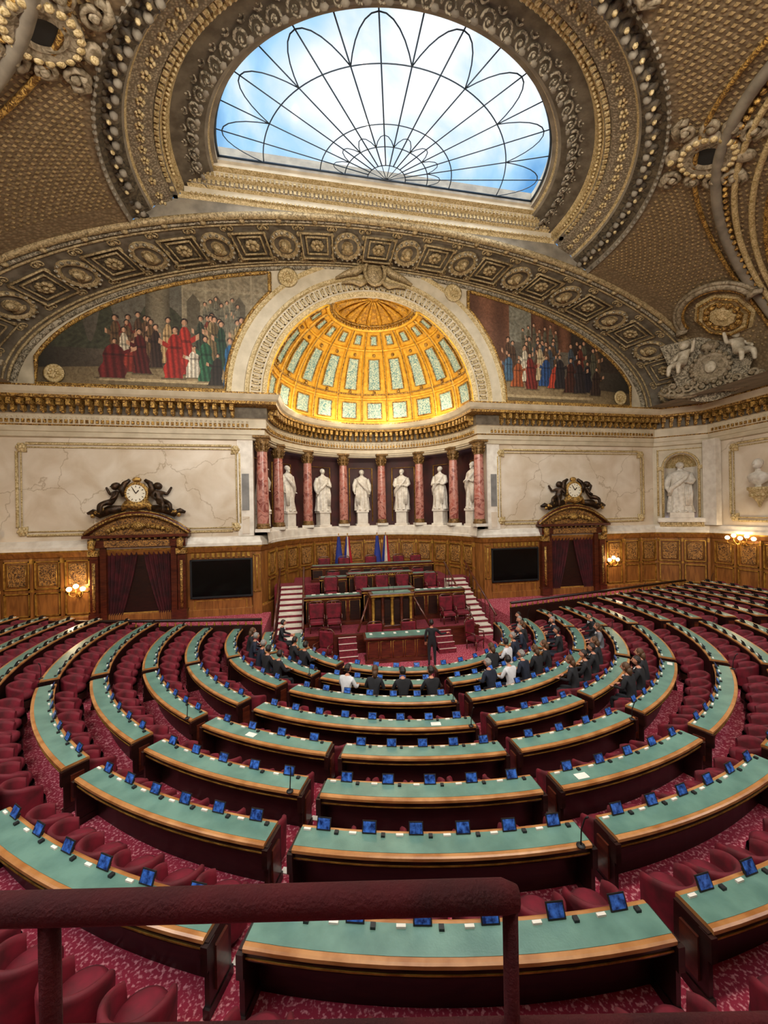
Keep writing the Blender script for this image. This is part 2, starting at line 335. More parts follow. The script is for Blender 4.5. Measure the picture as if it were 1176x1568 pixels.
for k,sg in enumerate((-1,1)):
    b=B(); X=T(sg*10.75,0,0,pi)
    for s in (-1,1):
        b.box(s*1.42-.12,s*1.42+.12,.05,.3,-4.65,-1.35,0,X); b.box(s*1.75-.2,s*1.75+.2,.05,.42,-4.65,-4.2,0,X)
        b.box(s*1.75-.16,s*1.75+.16,.05,.36,-4.2,-1.7,0,X); b.tube([(s*1.75,.38,-4.1),(s*1.75,.38,-2.0)],.06,6,1,X)
        b.box(s*1.75-.2,s*1.75+.2,.05,.46,-1.7,-1.45,1,X)
        b.tube([(s*1.75,.4,-1.45),(s*1.75,.55,-1.3),(s*1.75,.5,-1.1),(s*1.75,.35,-1.05)],[.1,.13,.15,.12],8,1,X)
    b.box(-1.95,1.95,.05,.4,-1.35,-1.0,0,X); b.box(-1.3,1.3,.3,.46,-1.32,-1.05,3,X)
    for q in range(15): b.box(-1.8+q*.25,-1.7+q*.25,.38,.5,-1.0,-.9,1,X)
    b.box(-2.1,2.1,.05,.6,-.92,-.8,0,X,c=.03)
    def ped(r,dz): return [(-2.1+4.2*i/20,.3,-.78+r*(1-((-2.1+4.2*i/20)/2.1)**2)+dz) for i in range(21)]
    b.grid(lambda u,v:(-2.0+4*u,.2+.02*v,-.8+v*.85*(1-(2*u-1)**2)),20,2,3,False,X)
    b.tube(ped(.9,0),.11,8,0,X); b.tube(ped(.9,.1),.05,6,1,X); b.tube([(x,.42,z) for x,_,z in ped(.86,0)],.05,6,1,X)
    for q in range(13):
        a=-1.2+q*.2; b.sph(.11,X,1,7,5,(a,.3,-.65+.25*(1-(a/1.3)**2)),(1,.7,1))
    b.sph(.2,X,1,12,8,(0,.36,-.42),(1.3,.6,.9))
    b.lathe([(0,-.14),(.42,-.14),(.5,-.06),(.5,.04),(.43,.12),(.38,.08)],28,1,X@Matrix.Translation((0,.38,1.0))@Matrix.Rotation(-pi/2,4,'X'))
    b.lathe([(0,.09),(.38,.09)],28,4,X@Matrix.Translation((0,.38,1.0))@Matrix.Rotation(-pi/2,4,'X'))
    for q in range(12):
        a=q*pi/6; b.box(-.012,.012,.475,.485,.27,.34,2,X@Matrix.Translation((0,0,1.0))@Matrix.Rotation(a,4,'Y'))
    b.box(-.015,.015,.48,.5,0,.26,2,X@Matrix.Translation((0,0,1.0))@Matrix.Rotation(.5,4,'Y')); b.box(-.018,.018,.48,.5,0,.18,2,X@Matrix.Translation((0,0,1.0))@Matrix.Rotation(-.7,4,'Y'))
    b.tube([(-.6,.35,.3),(-.4,.4,.55),(0,.42,.45),(.4,.4,.55),(.6,.35,.3)],[.12,.16,.2,.16,.12],8,1,X)
    b.sph(.16,X,1,10,6,(0,.35,1.6),(1.2,.7,.8))
    for s in (-1,1):
        Y=X@Matrix.Translation((s*.85,.35,.62))@Matrix.Scale(s,4,(1,0,0))@Matrix.Rotation(-.9,4,'Z')@Matrix.Scale(1.15,4)
        humanoid_putto(b,Y,2)
        b.tube([(s*.6,.35,.35),(s*1.1,.35,.3),(s*1.5,.35,.1),(s*1.75,.35,.22),(s*1.95,.35,.15)],[.14,.2,.17,.13,.06],8,2,X)
        b.tube([(s*.5,.35,.9),(s*.62,.35,1.2),(s*.5,.3,1.45),(s*.3,.3,1.6)],[.12,.15,.12,.07],8,2,X)
        for q in range(5): b.sph(.09,X,1,7,5,(s*(1.15+q*.14),.45,.28-.06*q+.08*(q%2)))
    for s in (-1,1):
        def cur(u,v,s=s):
            z=-1.35-3.3*v; open_=.08+.75*min(1,v*1.05)**1.3
            return (s*(1.3-(1.3-open_*.95)*(1-u)),.12+.05*sin(u*38),z)
        b.grid(cur,60,14,5,True,X)
    b.box(-1.3,1.3,.06,.07,-4.65,-1.35,6,X)
    b.obj('door_%d'%(k+1),[mahog,goldorn,bronze,oakorn,clockf,curtain,mahogd])
    b=B(); X=T(sg*7.33,-.02,0,pi)
    b.box(-1.32,1.32,.1,.22,-3.75,-2.05,0,X,c=.0); b.box(-1.27,1.27,.22,.225,-3.7,-2.1,1,X)
    for z in (-3.76,-2.05): b.box(-1.34,1.34,.1,.25,z-.03,z+.03,0,X)
    for x in (-1.32,1.32): b.box(x-.03,x+.03,.1,.25,-3.78,-2.03,0,X)
    b.box(-.3,.3,.06,.15,-3.2,-2.6,0,X)
    b.obj('wall_screen',[blk,tvm])
def sconce(X,name='wall_sconce',n=3,sp=.26):
    b=B(); b.lathe([(0,0),(.09,.02),(.1,.08),(.05,.12),(0,.14)],12,0,X@Matrix.Translation((0,.1,-.1))@Matrix.Rotation(-pi/2,4,'X'))
    for k in range(n):
        x=(k-(n-1)/2)*sp; dz=.12*(k%2)
        b.tube([(0,.15,-.1),(x*.5,.3,-.22),(x,.34,-.12+dz),(x,.34,dz)],.018,6,0,X); b.lathe([(0,0),(.06,.01),(.05,.04),(0,.05)],10,0,X@Matrix.Translation((x,.34,dz)))
        b.sph(.1,X,1,12,8,(x,.34,.13+dz))
    b.obj(name,[gold,glow])
    p=X@Vector((0,.6,.2)); L=bpy.data.lights.new('sconce_light','POINT'); L.energy=40; L.color=(1,.75,.45); L.shadow_soft_size=.08
    o=bpy.data.objects.new('sconce_light',L); o.location=(p.x,p.y,p.z+ZC); bpy.context.scene.collection.objects.link(o)
sconce(T(-13.2,0,-3.2,pi)); sconce(T(13.2,0,-3.0,pi)); sconce(T(18.1,-3.4,-1.75,pi/2),n=5,sp=.3); sconce(T(-18.1,-3.4,-1.75,-pi/2),n=5,sp=.3)
# ---------------------------------------------------------------- statues
def robe(b,X,seed=0,H=2.35,mi=0):
    r=random.Random(seed); ph=r.random()*6; s=H/2.35; X=X@Matrix.Scale(s,4)
    prof=[(0,.40),(.15,.38),(.5,.36),(.9,.35),(1.2,.33),(1.4,.29),(1.6,.30),(1.8,.32),(1.92,.27),(2.0,.14),(2.06,.085),(2.12,.08)]
    def fn(u,v):
        k=v*(len(prof)-1); i=min(int(k),len(prof)-2); f=k-i
        z=prof[i][0]*(1-f)+prof[i+1][0]*f; q=prof[i][1]*(1-f)+prof[i+1][1]*f; a=2*pi*u
        fold=max(0,1-z/2.0); q*=1+.13*fold*sin(9*a+ph+1.5*z)+.07*fold*sin(17*a+2*ph-z)
        q*=1+.05*sin(3*a+4*z+ph)*(1 if z<1.9 else 0)
        return (q*cos(a),q*sin(a)*.72,z)
    b.grid(fn,56,36,mi,True,X,True)
    b.sph(.13,X,mi,14,10,(0,.02,2.24),(.85,1,1.2)); b.sph(.14,X,mi,12,8,(0,-.03,2.29),(.95,.95,.95)); b.sph(.028,X,mi,6,5,(0,.155,2.22),(.7,1,1.3))
    for e in (-1,1): b.sph(.02,X,mi,6,4,(e*.045,.13,2.26)); b.sph(.03,X,mi,6,4,(e*.115,.0,2.23),(.4,.8,1.2))
    b.sph(.022,X,mi,6,4,(0,.14,2.165),(1.3,.6,.5))
    if r.random()<.5: b.sph(.08,X,mi,8,6,(0,.09,2.12),(.9,.8,1.2))
    A=[[(.27,0,1.85),(.38,.03,1.5),(.3,.24,1.38),(.12,.3,1.45)],[(.27,0,1.85),(.4,-.02,1.5),(.42,.06,1.2),(.38,.12,1.0)],[(.27,0,1.85),(.4,.05,1.55),(.36,.25,1.7),(.28,.3,1.95)]]
    for e in (-1,1):
        a=A[r.randrange(3)] if e>0 else A[r.randrange(2)]
        b.tube([(e*x,y,z) for x,y,z in a],[.12,.115,.085,.05],10,mi,X)
        hx_,hy,hz=a[-1]; b.sph(.055,X,mi,8,6,(e*hx_,hy,hz),(.8,1.1,.8))
        for q in range(4): b.tube([(e*hx_+(q-1.5)*.022,hy+.03,hz),(e*hx_+(q-1.5)*.024,hy+.09,hz-.01),(e*hx_+(q-1.5)*.022,hy+.11,hz-.05)],.012,5,mi,X)
        b.tube([(e*hx_-e*.04,hy,hz),(e*hx_-e*.07,hy+.05,hz+.02)],.013,5,mi,X)
    sd=1 if r.random()<.5 else -1
    b.tube([(sd*.26,.05,1.9),(sd*.1,.24,1.6),(-sd*.12,.27,1.35),(-sd*.3,.15,1.15),(-sd*.36,.05,.8)],[.07,.08,.1,.1,.07],8,mi,X)
    for q in range(4): b.tube([(sd*(.3-q*.05),.16+.02*q,1.35),(sd*(.32-q*.06),.22,.9),(sd*(.3-q*.05),.24,.3)],[.03,.045,.03],6,mi,X)
    b.tube([(-.12,.2,.03),(-.14,.36,.03)],[.07,.05],7,mi,X); b.tube([(.12,.2,.03),(.16,.33,.03)],[.07,.05],7,mi,X)
for i in range(7):
    az=radians(-77.1+25.7*i); b=B(); rr=5.82
    X=frame((rr*sin(az),rr*cos(az),-.85),(-cos(az),sin(az),0),(-sin(az),-cos(az),0),(0,0,1))
    b.box(-.42,.42,-.36,.36,0,.12,1,X,c=.02); b.box(-.34,.34,-.3,.3,.12,.85,1,X,c=.02); b.box(-.4,.4,-.35,.35,.85,.98,1,X,c=.03)
    robe(b,X@Matrix.Translation((0,0,.98))@Matrix.Diagonal((1.12,1.05,1,1)),i+3,2.55); b.obj('marble_statue',[statue,white])
for k,X in enumerate((XR,XL)):
    b=B(); Y=X@Matrix.Translation((0,.12,-.6))@Matrix.Rotation(pi,4,'Z'); b.box(-.55,.55,-.35,.4,0,.3,1,Y,c=.03)
    robe(b,Y@Matrix.Translation((0,0,.3))@Matrix.Diagonal((1.25,1.1,1,1)),20+k,2.75); b.obj('niche_statue',[statue,white])
for sg in (1,-1):
    b=B(); X=T(sg*18.1,-4.3,1.0,pi/2*sg)
    b.lathe([(0,-1.1),(.05,-1.05),(.1,-.85),(.36,-.5),(.4,-.3),(.46,-.25),(.46,-.12),(0,-.12)],16,1,X@Matrix.Translation((0,.35,0)))
    for q in range(6): b.sph(.1,X,1,7,5,(.3*cos(q*pi/5),.35+.3*sin(q*pi/5),-.5))
    X=X@Matrix.Scale(1.25,4)
    b.lathe([(.12,-.15),(.1,0),(.28,.1),(.36,.3),(.3,.42),(.1,.5),(.09,.6)],18,0,X@Matrix.Translation((0,.35,0)),sy=.65)
    b.sph(.17,X,0,14,10,(0,.38,.78),(.85,1,1.15)); b.sph(.03,X,0,6,5,(0,.56,.77)); b.sph(.175,X,0,12,8,(0,.33,.84),(.9,.9,.9))
    for e in (-1,1): b.sph(.04,X,0,6,4,(e*.15,.36,.77),(.4,.7,1.1))
    b.obj('marble_bust',[statue,palegold])
# ---------------------------------------------------------------- niche columns
for i in range(8):
    az=radians(-90+25.714*i); rr=NR; b=B(); X=T(rr*sin(az),rr*cos(az)-(.0 if 0<i<7 else -.1),0)
    b.box(-.34,.34,-.34,.34,-.85,-.7,1,X); b.lathe([(.33,-.7),(.34,-.62),(.29,-.56),(.31,-.5),(.27,-.45)],20,2,X)
    b.lathe([(.27,-.45),(.275,.8),(.235,2.95)],24,0,X)
    b.lathe([(.25,2.95),(.27,3.0),(.24,3.03),(.27,3.2),(.25,3.25),(.33,3.42),(.3,3.45),(.4,3.6)],20,2,X)
    for q in range(8):
        a=q*pi/4
        for zz,ro in ((3.03,.25),(3.2,.28)):
            b.tube([(ro*cos(a),ro*sin(a),zz),((ro+.04)*cos(a),(ro+.04)*sin(a),zz+.12),((ro+.1)*cos(a),(ro+.1)*sin(a),zz+.17)],[.05,.05,.03],5,2,X)
    b.box(-.38,.38,-.38,.38,3.58,3.68,2,X)
    b.obj('marble_column',[redmarble,white,capital])
# ---------------------------------------------------------------- half dome
b=B(); R0=5.27
def dom(az,el,r=R0): return (r*sin(az)*cos(el),r*cos(az)*cos(el),5.47+r*sin(el))
b.grid(lambda u,v:dom(pi*(u-.5),pi/2*v),60,30,0)
def rib(pts,w,mi): b.tube(pts,w,6,mi)
for i in range(11):
    az=-pi/2+pi*i/10; rib([dom(az,radians(e),R0-.03) for e in range(0,68,4)],.09,0); rib([dom(az,radians(e),R0-.1) for e in range(0,68,4)],.035,3)
for e,w in ((2,.12),(18,.08),(21,.05),(50,.07),(64,.12),(67,.05)): rib([dom(-pi/2+pi*k/40,radians(e),R0-.05) for k in range(41)],w,0 if w>.06 else 3)
def dpanel(az0,az1,e0,e1,mi):
    b.grid(lambda u,v:dom(az0+(az1-az0)*u,e0+(e1-e0)*v,R0-.03),4,4,mi)
    q=[dom(az0+(az1-az0)*u,e0+(e1-e0)*v,R0-.05) for u,v in ((0,0),(.5,0),(1,0),(1,.5),(1,1),(.5,1),(0,1),(0,.5))]
    b.tube(q,.04,6,3,None,True)
for i in range(10):
    a0=-pi/2+pi*i/10; w=pi/10
    dpanel(a0+w*.22,a0+w*.78,radians(5),radians(15.5),1)
    dpanel(a0+w*.25,a0+w*.75,radians(24),radians(44),1)
    dpanel(a0+w*.3,a0+w*.7,radians(53.5),radians(60),1)
    for e in (22.5,46.8): 
        p=dom(a0+w/2,radians(e),R0-.06); b.sph(.1,Matrix.Translation(p),3,8,6)
for i in range(40):
    az=-pi/2+pi*(i+.5)/40; b.sph(.07,Matrix.Translation(dom(az,radians(65.5),R0-.1)),3,6,5)
b.grid(lambda u,v:dom(pi*(u-.5),radians(68+21*v),R0-.04),40,6,2)
for i in range(9):
    az=-pi/2+pi*(i+.5)/9; rib([dom(az,radians(e),R0-.1) for e in range(69,88,3)],[.13,.12,.1,.09,.07,.05,.04][:len(range(69,88,3))],2)
b.obj('ceiling_niche_half_dome',[domegold,domeorn,domefan,goldorn])
# ---------------------------------------------------------------- arch around niche
b=B()
def aring(r0,y0,r1,y1,mi,n=64): b.grid(lambda u,v:(-(r0+(r1-r0)*v)*cos(pi*u),y0+(y1-y0)*v,5.5+(r0+(r1-r0)*v)*sin(pi*u)),n,1,mi,False)
for r0,y0,r1,y1,mi in ((5.22,.2,5.22,-.1,0),(5.22,-.1,5.4,-.2,1),(5.4,-.2,5.45,-.12,1),(5.45,-.12,6.0,-.12,0),(6.0,-.12,6.05,-.22,1),(6.05,-.22,6.2,-.22,1),(6.2,-.22,6.25,-.12,0),(6.25,-.12,6.8,-.1,0),(6.8,-.1,6.85,-.16,1),(6.85,-.16,7.0,-.16,1),(7.0,-.16,7.0,0,1)): aring(r0,y0,r1,y1,mi)
for i in range(66):
    a=pi*(i+.5)/66; X=frame((-5.72*cos(a),-.14,5.5+5.72*sin(a)),(sin(a),0,cos(a)),(0,-1,0),(-cos(a),0,sin(a)))
    b.box(-.09,.09,0,.05,-.2,-.14,1,X); b.box(-.09,.09,0,.05,.14,.2,1,X); b.box(-.09,-.04,0,.05,-.2,.12,1,X); b.box(.01,.06,0,.05,-.08,.2,1,X)
X=T(0,-.35,12.05,pi)
b.sph(.42,X,3,16,10,(0,0,-.35),(1,.45,1.2)); b.tube([(.5*cos(t*pi/8),.15,-.35+.62*sin(t*pi/8)) for t in range(16)],.09,6,4,X,True)
b.tube([(-.3,.1,.3),(0,.15,.55),(.3,.1,.3)],[.1,.18,.1],8,4,X); 
for q in range(5): b.sph(.1,X,4,7,5,(-.3+.15*q,.12,.55+.1*(1-abs(q-2)/2)))
for s in (-1,1):
    b.tube([(s*.5,.1,-.1),(s*.9,.1,-.35),(s*1.4,.05,-.5),(s*1.9,.05,-.75)],[.16,.2,.14,.05],8,4,X)
    b.tube([(s*.4,.1,-.8),(s*.7,.1,-.95),(s*1.1,.05,-.85),(s*1.6,.05,-.95)],[.1,.14,.1,.04],8,4,X)
    for xx,zz,rr in ((4.15,11.25,.42),(14.0,6.2,.36)):
        Y=T(s*xx,-.1,zz,pi); b.lathe([(rr,0),(rr+.05,.06),(rr-.05,.1),(rr-.1,.04),(rr-.2,.05),(0,.12)],20,1,Y@Matrix.Rotation(-pi/2,4,'X'))
        for q in range(8): b.sph(rr*.2,Y,1,6,4,(rr*.45*cos(q*pi/4),.08,rr*.45*sin(q*pi/4)))
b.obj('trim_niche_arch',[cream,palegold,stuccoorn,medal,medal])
# ---------------------------------------------------------------- lunette paintings
def painter(side):
    rnd=random.Random(5 if side<0 else 9)
    if side<0:
        L=[(-11.75,6.15,1.8,'6b1e1e',.45,.1),(-11.3,6.5,2.0,'d8cbb0',.2,0),(-11.1,6.45,1.2,'8c3226',.3,.15),(-10.6,6.4,2.05,'571a18',.28,-.1),(-10.0,6.7,2.0,'3d2a22',.22,0),(-9.55,6.9,2.15,'c2a070',.2,.1),(-9.25,6.25,2.4,'a82a20',.34,.08),(-8.75,6.45,2.6,'b53428',.3,-.06),(-8.45,6.3,1.5,'e2d8c2',.24,.1),(-7.85,6.15,2.15,'2c5f42',.3,-.08),(-7.45,6.0,1.5,'2c241c',.24,.1),(-7.2,6.75,2.3,'2b4634',.22,0),(-6.75,5.95,2.35,'2a6390',.32,-.1),(-6.3,6.9,2.4,'3b3a33',.22,0)]
        L+=[(-11.9+rnd.random()*1.9,6.95+rnd.random()*.3,1.75+rnd.random()*.35,rnd.choice(['5a4230','6c5238','463428','7a3a2a']),.2,0) for _ in range(8)]
        L+=[(-8.1+rnd.random()*1.7,7.0+rnd.random()*.3,1.9+rnd.random()*.35,rnd.choice(['5a5644','6c5a3c','3c4436','7a3a2a','a08a60']),.2,0) for _ in range(8)]
        L+=[(-7.9+.24*i,8.35+.14*(i%3),1.5,'7f7a66',.11,0) for i in range(7)]
    else:
        L=[(7.2,6.9,1.5,'4e6b82',.25,.1),(7.75,6.6,1.5,'a5582f',.28,.12),(8.2,6.9,2.0,'d8cdb2',.2,0),(8.55,6.5,2.0,'7d2f26',.28,-.08),(9.1,7.0,2.05,'c9b48c',.2,0),(9.4,6.7,1.7,'2e4f80',.28,.12),(9.9,6.6,1.4,'b8452f',.24,.2),(10.3,6.6,1.9,'2f2a2c',.28,0),(10.9,6.4,1.95,'4a2a20',.28,.1),(11.5,6.4,1.9,'332b2b',.28,0),(12.0,6.45,1.75,'242028',.25,0),(12.5,6.3,1.6,'3c2c24',.25,.1)]
        L+=[(7.2+rnd.random()*5.4,7.05+rnd.random()*.45,1.7+rnd.random()*.35,rnd.choice(['5a4230','6c5238','3b2b22','6a3226','5d5a48','49525a']),.2,0) for _ in range(20)]
        L+=[(8.1+.33*i,8.3+.15*(i%3),1.5,'6b6552',.11,0) for i in range(7)]
    L=sorted(L,key=lambda f:-f[1]); L=[(a,b_,c_,Vector(hx(d_)[:3]),e_,g_) for a,b_,c_,d_,e_,g_ in L]
    skinc=Vector(hx('c99a78')[:3]); hairc=Vector(hx('2b1d14')[:3])
    V=lambda q:Vector(hx(q)[:3])
    cA,cB,cC,cD,cE,cF=V('4f3f30'),V('7d7a6c'),V('9a8e74' if side<0 else '7a523c'),V('a9936c'),V('cdb78c'),V('2b2a22')
    def col(x,z):
        nz_=.5+.5*sin(x*2.1+1.3*sin(z*1.7))*sin(z*2.3+x); n2=.5+.5*sin(x*13+3*sin(z*7))*sin(z*11+2*sin(x*5))
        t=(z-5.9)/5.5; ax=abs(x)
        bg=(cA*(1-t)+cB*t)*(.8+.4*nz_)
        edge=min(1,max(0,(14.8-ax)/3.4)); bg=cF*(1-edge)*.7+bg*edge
        # architecture
        if side<0:
            if -8.9<x<-5 and z>7.6:      # cathedral front
                u=(x+8.9)%1.0; bg=cC*(.75+.25*n2)
                if abs(u-.5)<.28 and z<9.9+.28-abs(u-.5)*1.4: bg=cC*.38
                if abs(z-10.4)<.08 or abs(u)<.08: bg=cC*1.15
            elif -10.4<x<-9.4 and z>7.7: bg=cC*(.5+.25*cos((x+9.9)*5))
            elif z>7.4 and sin(x*3.1+2*sin(x))*1.0+8.7>z and edge>.2: bg=V('3f4030')*(.8+.5*n2)
        else:
            if x<7.3 and z>7.4: bg=cC*(.9+.3*cos((x-6)*4))
            elif 7.3<x<8.6 and z>9.0: bg=V('8a8776')*(.8+.3*n2)
            elif 8.6<x<11 and z>8.6:
                u=(x-8.6)%.8; bg=cC*(.65+.35*cos((u-.4)*6)); 
            elif z>7.6 and x>11: bg=V('3a3128')*(.8+.4*n2)
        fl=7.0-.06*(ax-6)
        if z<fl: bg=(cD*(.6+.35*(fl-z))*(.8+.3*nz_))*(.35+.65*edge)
        if ax<12.3 and 6.02<z<6.16: bg=cE*.85*edge
        if ax<12 and 5.75<z<6.02: bg=cD*.45
        c=bg*(.9+.2*n2)
        for fx,fz,fh,fc,fw,ln in L:
            k=(z-fz)/fh
            if k<-.03 or k>1: continue
            dx=x-fx-ln*(k-.3)*1.2
            if abs(dx)>fw*2.3: continue
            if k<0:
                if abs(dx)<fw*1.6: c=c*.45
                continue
            if k<.83:
                w=fw*(1.3-.75*k)*(1+.12*sin(z*9+fx*7))
                if k>.66: w=fw*.85*(1-((k-.66)/.17)**2*.7)
                sgn=1 if int(fx*10)%2 else -1
                if abs(dx)<w:
                    sh=.35+.8*(.5+.5*sin(dx/fw*9+z*3+fx*3))*(.75-.35*dx/w); c=fc*sh*1.3
                    if .55<k<.6: c=c*.5
                elif .48<k-.25*dx*sgn<.58 and 0<dx*sgn<fw*2: c=fc*.9 if dx*sgn<fw*1.5 else skinc
            elif hypot(dx*1.15,(z-fz-fh*.9))<fh*.05: c=skinc*(1.15 if dx<.03 else .55)
            elif hypot(dx,(z-fz-fh*.92))<fh*.062: c=hairc
        return c
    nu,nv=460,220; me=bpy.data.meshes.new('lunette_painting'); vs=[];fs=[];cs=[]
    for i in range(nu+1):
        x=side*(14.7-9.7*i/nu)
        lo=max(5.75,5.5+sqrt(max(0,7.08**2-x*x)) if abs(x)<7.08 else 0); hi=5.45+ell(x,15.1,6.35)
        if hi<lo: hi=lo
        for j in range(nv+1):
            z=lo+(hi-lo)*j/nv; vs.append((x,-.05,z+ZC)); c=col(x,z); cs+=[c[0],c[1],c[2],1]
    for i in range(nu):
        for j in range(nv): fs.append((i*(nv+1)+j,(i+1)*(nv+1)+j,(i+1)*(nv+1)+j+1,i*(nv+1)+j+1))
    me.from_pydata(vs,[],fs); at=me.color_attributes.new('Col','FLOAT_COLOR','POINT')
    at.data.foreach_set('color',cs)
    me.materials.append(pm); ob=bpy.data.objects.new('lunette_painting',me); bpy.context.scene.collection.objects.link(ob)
    b=B(); fr=[]
    for i in range(41):
        x=side*(14.7-9.7*i/40); fr.append((x,-.08,5.45+ell(x,15.1,6.35)))
    for i in range(31):
        x=side*(5.0+2.08*i/30); fr.append((x,-.08,max(5.75,5.5+sqrt(max(0,7.08**2-x*x)))))
    fr.append((side*14.7,-.08,5.75)); b.tube(fr,.09,6,0,None,True); o=b.obj('gilt_frame',[goldorn]); o.parent=ob
painter(-1); painter(1)
# ---------------------------------------------------------------- medallion arch band
b=B()
YB=-2.75
def band(t,k):
    a=15.55+(17.2-15.55)*k; h=6.6+.4*k
    return Vector((-a*cos(t),YB*k,5.45+h*sin(t)))
b.grid(lambda u,v:band(pi*u,v),120,6,0)
for k,r,mi in ((.02,.13,2),(.08,.06,1),(.14,.05,1),(.86,.05,1),(.92,.08,2),(1.0,.14,1)): b.tube([band(pi*i/120,k)+Vector((0,0,-.02)) for i in range(121)],r,6,mi)
def bframe(t,k):
    p=band(t,k); tx=(band(t+.01,k)-band(t-.01,k)).normalized(); ty=(band(t,k+.02)-band(t,k-.02)).normalized(); nz=tx.cross(ty).normalized()
    if nz.dot(Vector((0,-1,5))-p)<0: nz=-nz
    return frame(p,tx,ty,nz)
L=[0];N=600
for i in range(N): L.append(L[-1]+(band(pi*(i+1)/N,.5)-band(pi*i/N,.5)).length)
cnt=27
for q in range(cnt):
    s=L[-1]*(q+.5)/cnt; i=next(i for i in range(N) if L[i+1]>=s); t=pi*(i+.5)/N; X=bframe(t,.5)
    if q%2==0:
        b.lathe([(.62,0),(.62,.12),(.52,.2),(.46,.06),(.3,.06),(0,.1)],24,1,X,sy=1.15)
        b.lathe([(0,.065),(.45,.065)],20,0,X,sy=1.15)
        b.sph(.2,X,1,10,8,(0,.05,.2),(.9,1.1,.8)); b.sph(.24,X,1,10,6,(0,-.24,.1),(1.2,.6,.5)); b.sph(.05,X,1,6,4,(.06,.05,.36))
        for w in range(16): b.sph(.07,X,2,6,4,(.6*cos(w*pi/8),.69*sin(w*pi/8),.15))
    else:
        for sz,hh in ((.68,.12),(.46,.08)):
            b.tube([(-sz,-sz,hh),(sz,-sz,hh),(sz,sz,hh),(-sz,sz,hh)],.055,6,1,X,True)
        b.box(-.42,.42,-.42,.42,0,.03,3,X)
        for w in range(8): b.sph(.12,X,1,6,4,(.2*cos(w*pi/4),.2*sin(w*pi/4),.08),(1,1,.7))
        b.sph(.1,X,1,8,6,(0,0,.14))
    for sx in (-.62,.62):
        for sy_ in (-1,1): b.scroll(X@Matrix.Translation((sx,sy_*.85,0)),.16,.04,1,sx/abs(sx))
    X=bframe(pi*min(i+.5,N)/N,.94); b.sph(.13,X,1,8,6,(0,0,.05))
    s2=L[-1]*q/cnt; i2=next((i for i in range(N) if L[i+1]>=s2),0); X=bframe(pi*(i2+.5)/N,.5)
    for yy in (-.55,0,.55): b.sph(.09,X,1,6,4,(0,yy,.05),(1,1.6,.6))
b.obj('ceiling_medallion_arch',[bandm,medal,stuccoorn,darkorn])
# ---------------------------------------------------------------- skylight ring mouldings, vault
CY=-3.6
def epath(off,n=96,y0=-2.8):
    a=6.5+off; bb=5.5+off
    return [(-a,y0),(-a,(y0+CY)/2)]+[(-a*cos(pi*i/n),CY-bb*sin(pi*i/n)) for i in range(n+1)]+[(a,(y0+CY)/2),(a,y0)]
b=B()
rp=[(0,13.9,0),(0,13.35,4),(.14,13.32,0),(.2,13.2,1),(.3,13.15,0),(1.35,12.78,6),(1.42,12.62,1),(1.55,12.6,1),(1.62,12.45,1),(1.8,12.42,0),(1.85,12.25,3),(2.5,11.95,3),(2.56,11.85,1),(2.62,11.78,0),(3.25,11.35,5),(3.3,11.12,0)]
for i in range(len(rp)-1):
    p0=epath(rp[i][0]);p1=epath(rp[i+1][0]);n=len(p0)-1
    b.grid(lambda u,v:((p0 if v<.5 else p1)[round(u*n)][0],(p0 if v<.5 else p1)[round(u*n)][1],rp[i][1] if v<.5 else rp[i+1][1]),n,1,rp[i+1][2],False)
def beads(off,z,cntn):
    p=epath(off,400); L=[0]
    for i in range(len(p)-1): L.append(L[-1]+hypot(p[i+1][0]-p[i][0],p[i+1][1]-p[i][1]))
    j=0
    for q in range(cntn):
        s=L[-1]*(q+.5)/cntn
        while L[j+1]<s: j+=1
        a=atan2(p[j+1][1]-p[j][1],p[j+1][0]-p[j][0]); yield T(p[j][0],p[j][1],z,a)
for X in beads(1.5,12.55,150): b.sph(.06,X,1,6,4)
for X in beads(1.72,12.4,110): b.box(-.06,.06,-.07,.07,-.06,.03,1,X)
for X in beads(2.93,11.55,56):
    b.sph(.2,X,5,8,6,(0,0,-.02),(.75,1.3,.7)); b.sph(.12,X,0,6,5,(.22,.12,-.1)); b.sph(.12,X,5,6,5,(.22,-.14,.0)); b.sph(.07,X,1,6,4,(0,0,-.17))
for X in beads(3.28,11.2,120): b.sph(.07,X,0,6,4)
DN=Matrix.Rotation(pi,4,'X')
for q,X in enumerate(beads(.82,12.93,40)):
    Y=X@Matrix.Rotation(radians(-19),4,'X')@DN
    b.scroll(Y@Matrix.Translation((-.15,.18,0)),.24,.045,2,1); b.scroll(Y@Matrix.Translation((.15,-.2,0)),.24,.045,2,-1)
    b.sph(.09,Y,0,6,5,(.2,.28,.04),(1,1.5,.6)); b.sph(.09,Y,0,6,5,(-.22,-.3,.04),(1.5,1,.6))
for X in beads(2.18,12.08,64):
    for a in range(5): b.sph(.06,X,1,5,4,(.09*cos(a*1.257),.09*sin(a*1.257),-.01))
def ringz(x):
    x=abs(x)-6.5
    if x<=0: return 13.35
    for i in range(1,len(rp)-1):
        if rp[i][0]<=x<=rp[i+1][0]:
            f=(x-rp[i][0])/max(1e-6,rp[i+1][0]-rp[i][0]); return rp[i][1]*(1-f)+rp[i+1][1]*f
    return 11.12
def bandz(x): return 5.45+ell(x,17.2,7.0)
b.grid(lambda u,v:(-9.8+19.6*u,-2.8,bandz(-9.8+19.6*u)*(1-v)+max(ringz(-9.8+19.6*u),bandz(-9.8+19.6*u))*v),160,1,0,False)
sp=[(-2.8,12.4,0),(-2.85,12.5,1),(-2.95,12.55,1),(-2.97,12.75,4),(-3.1,12.8,1),(-3.12,13.0,3),(-3.25,13.05,1),(-3.3,13.2,4),(-3.5,13.25,1),(-3.52,13.35,4),(-3.6,13.4,4),(-3.6,13.9,0)]
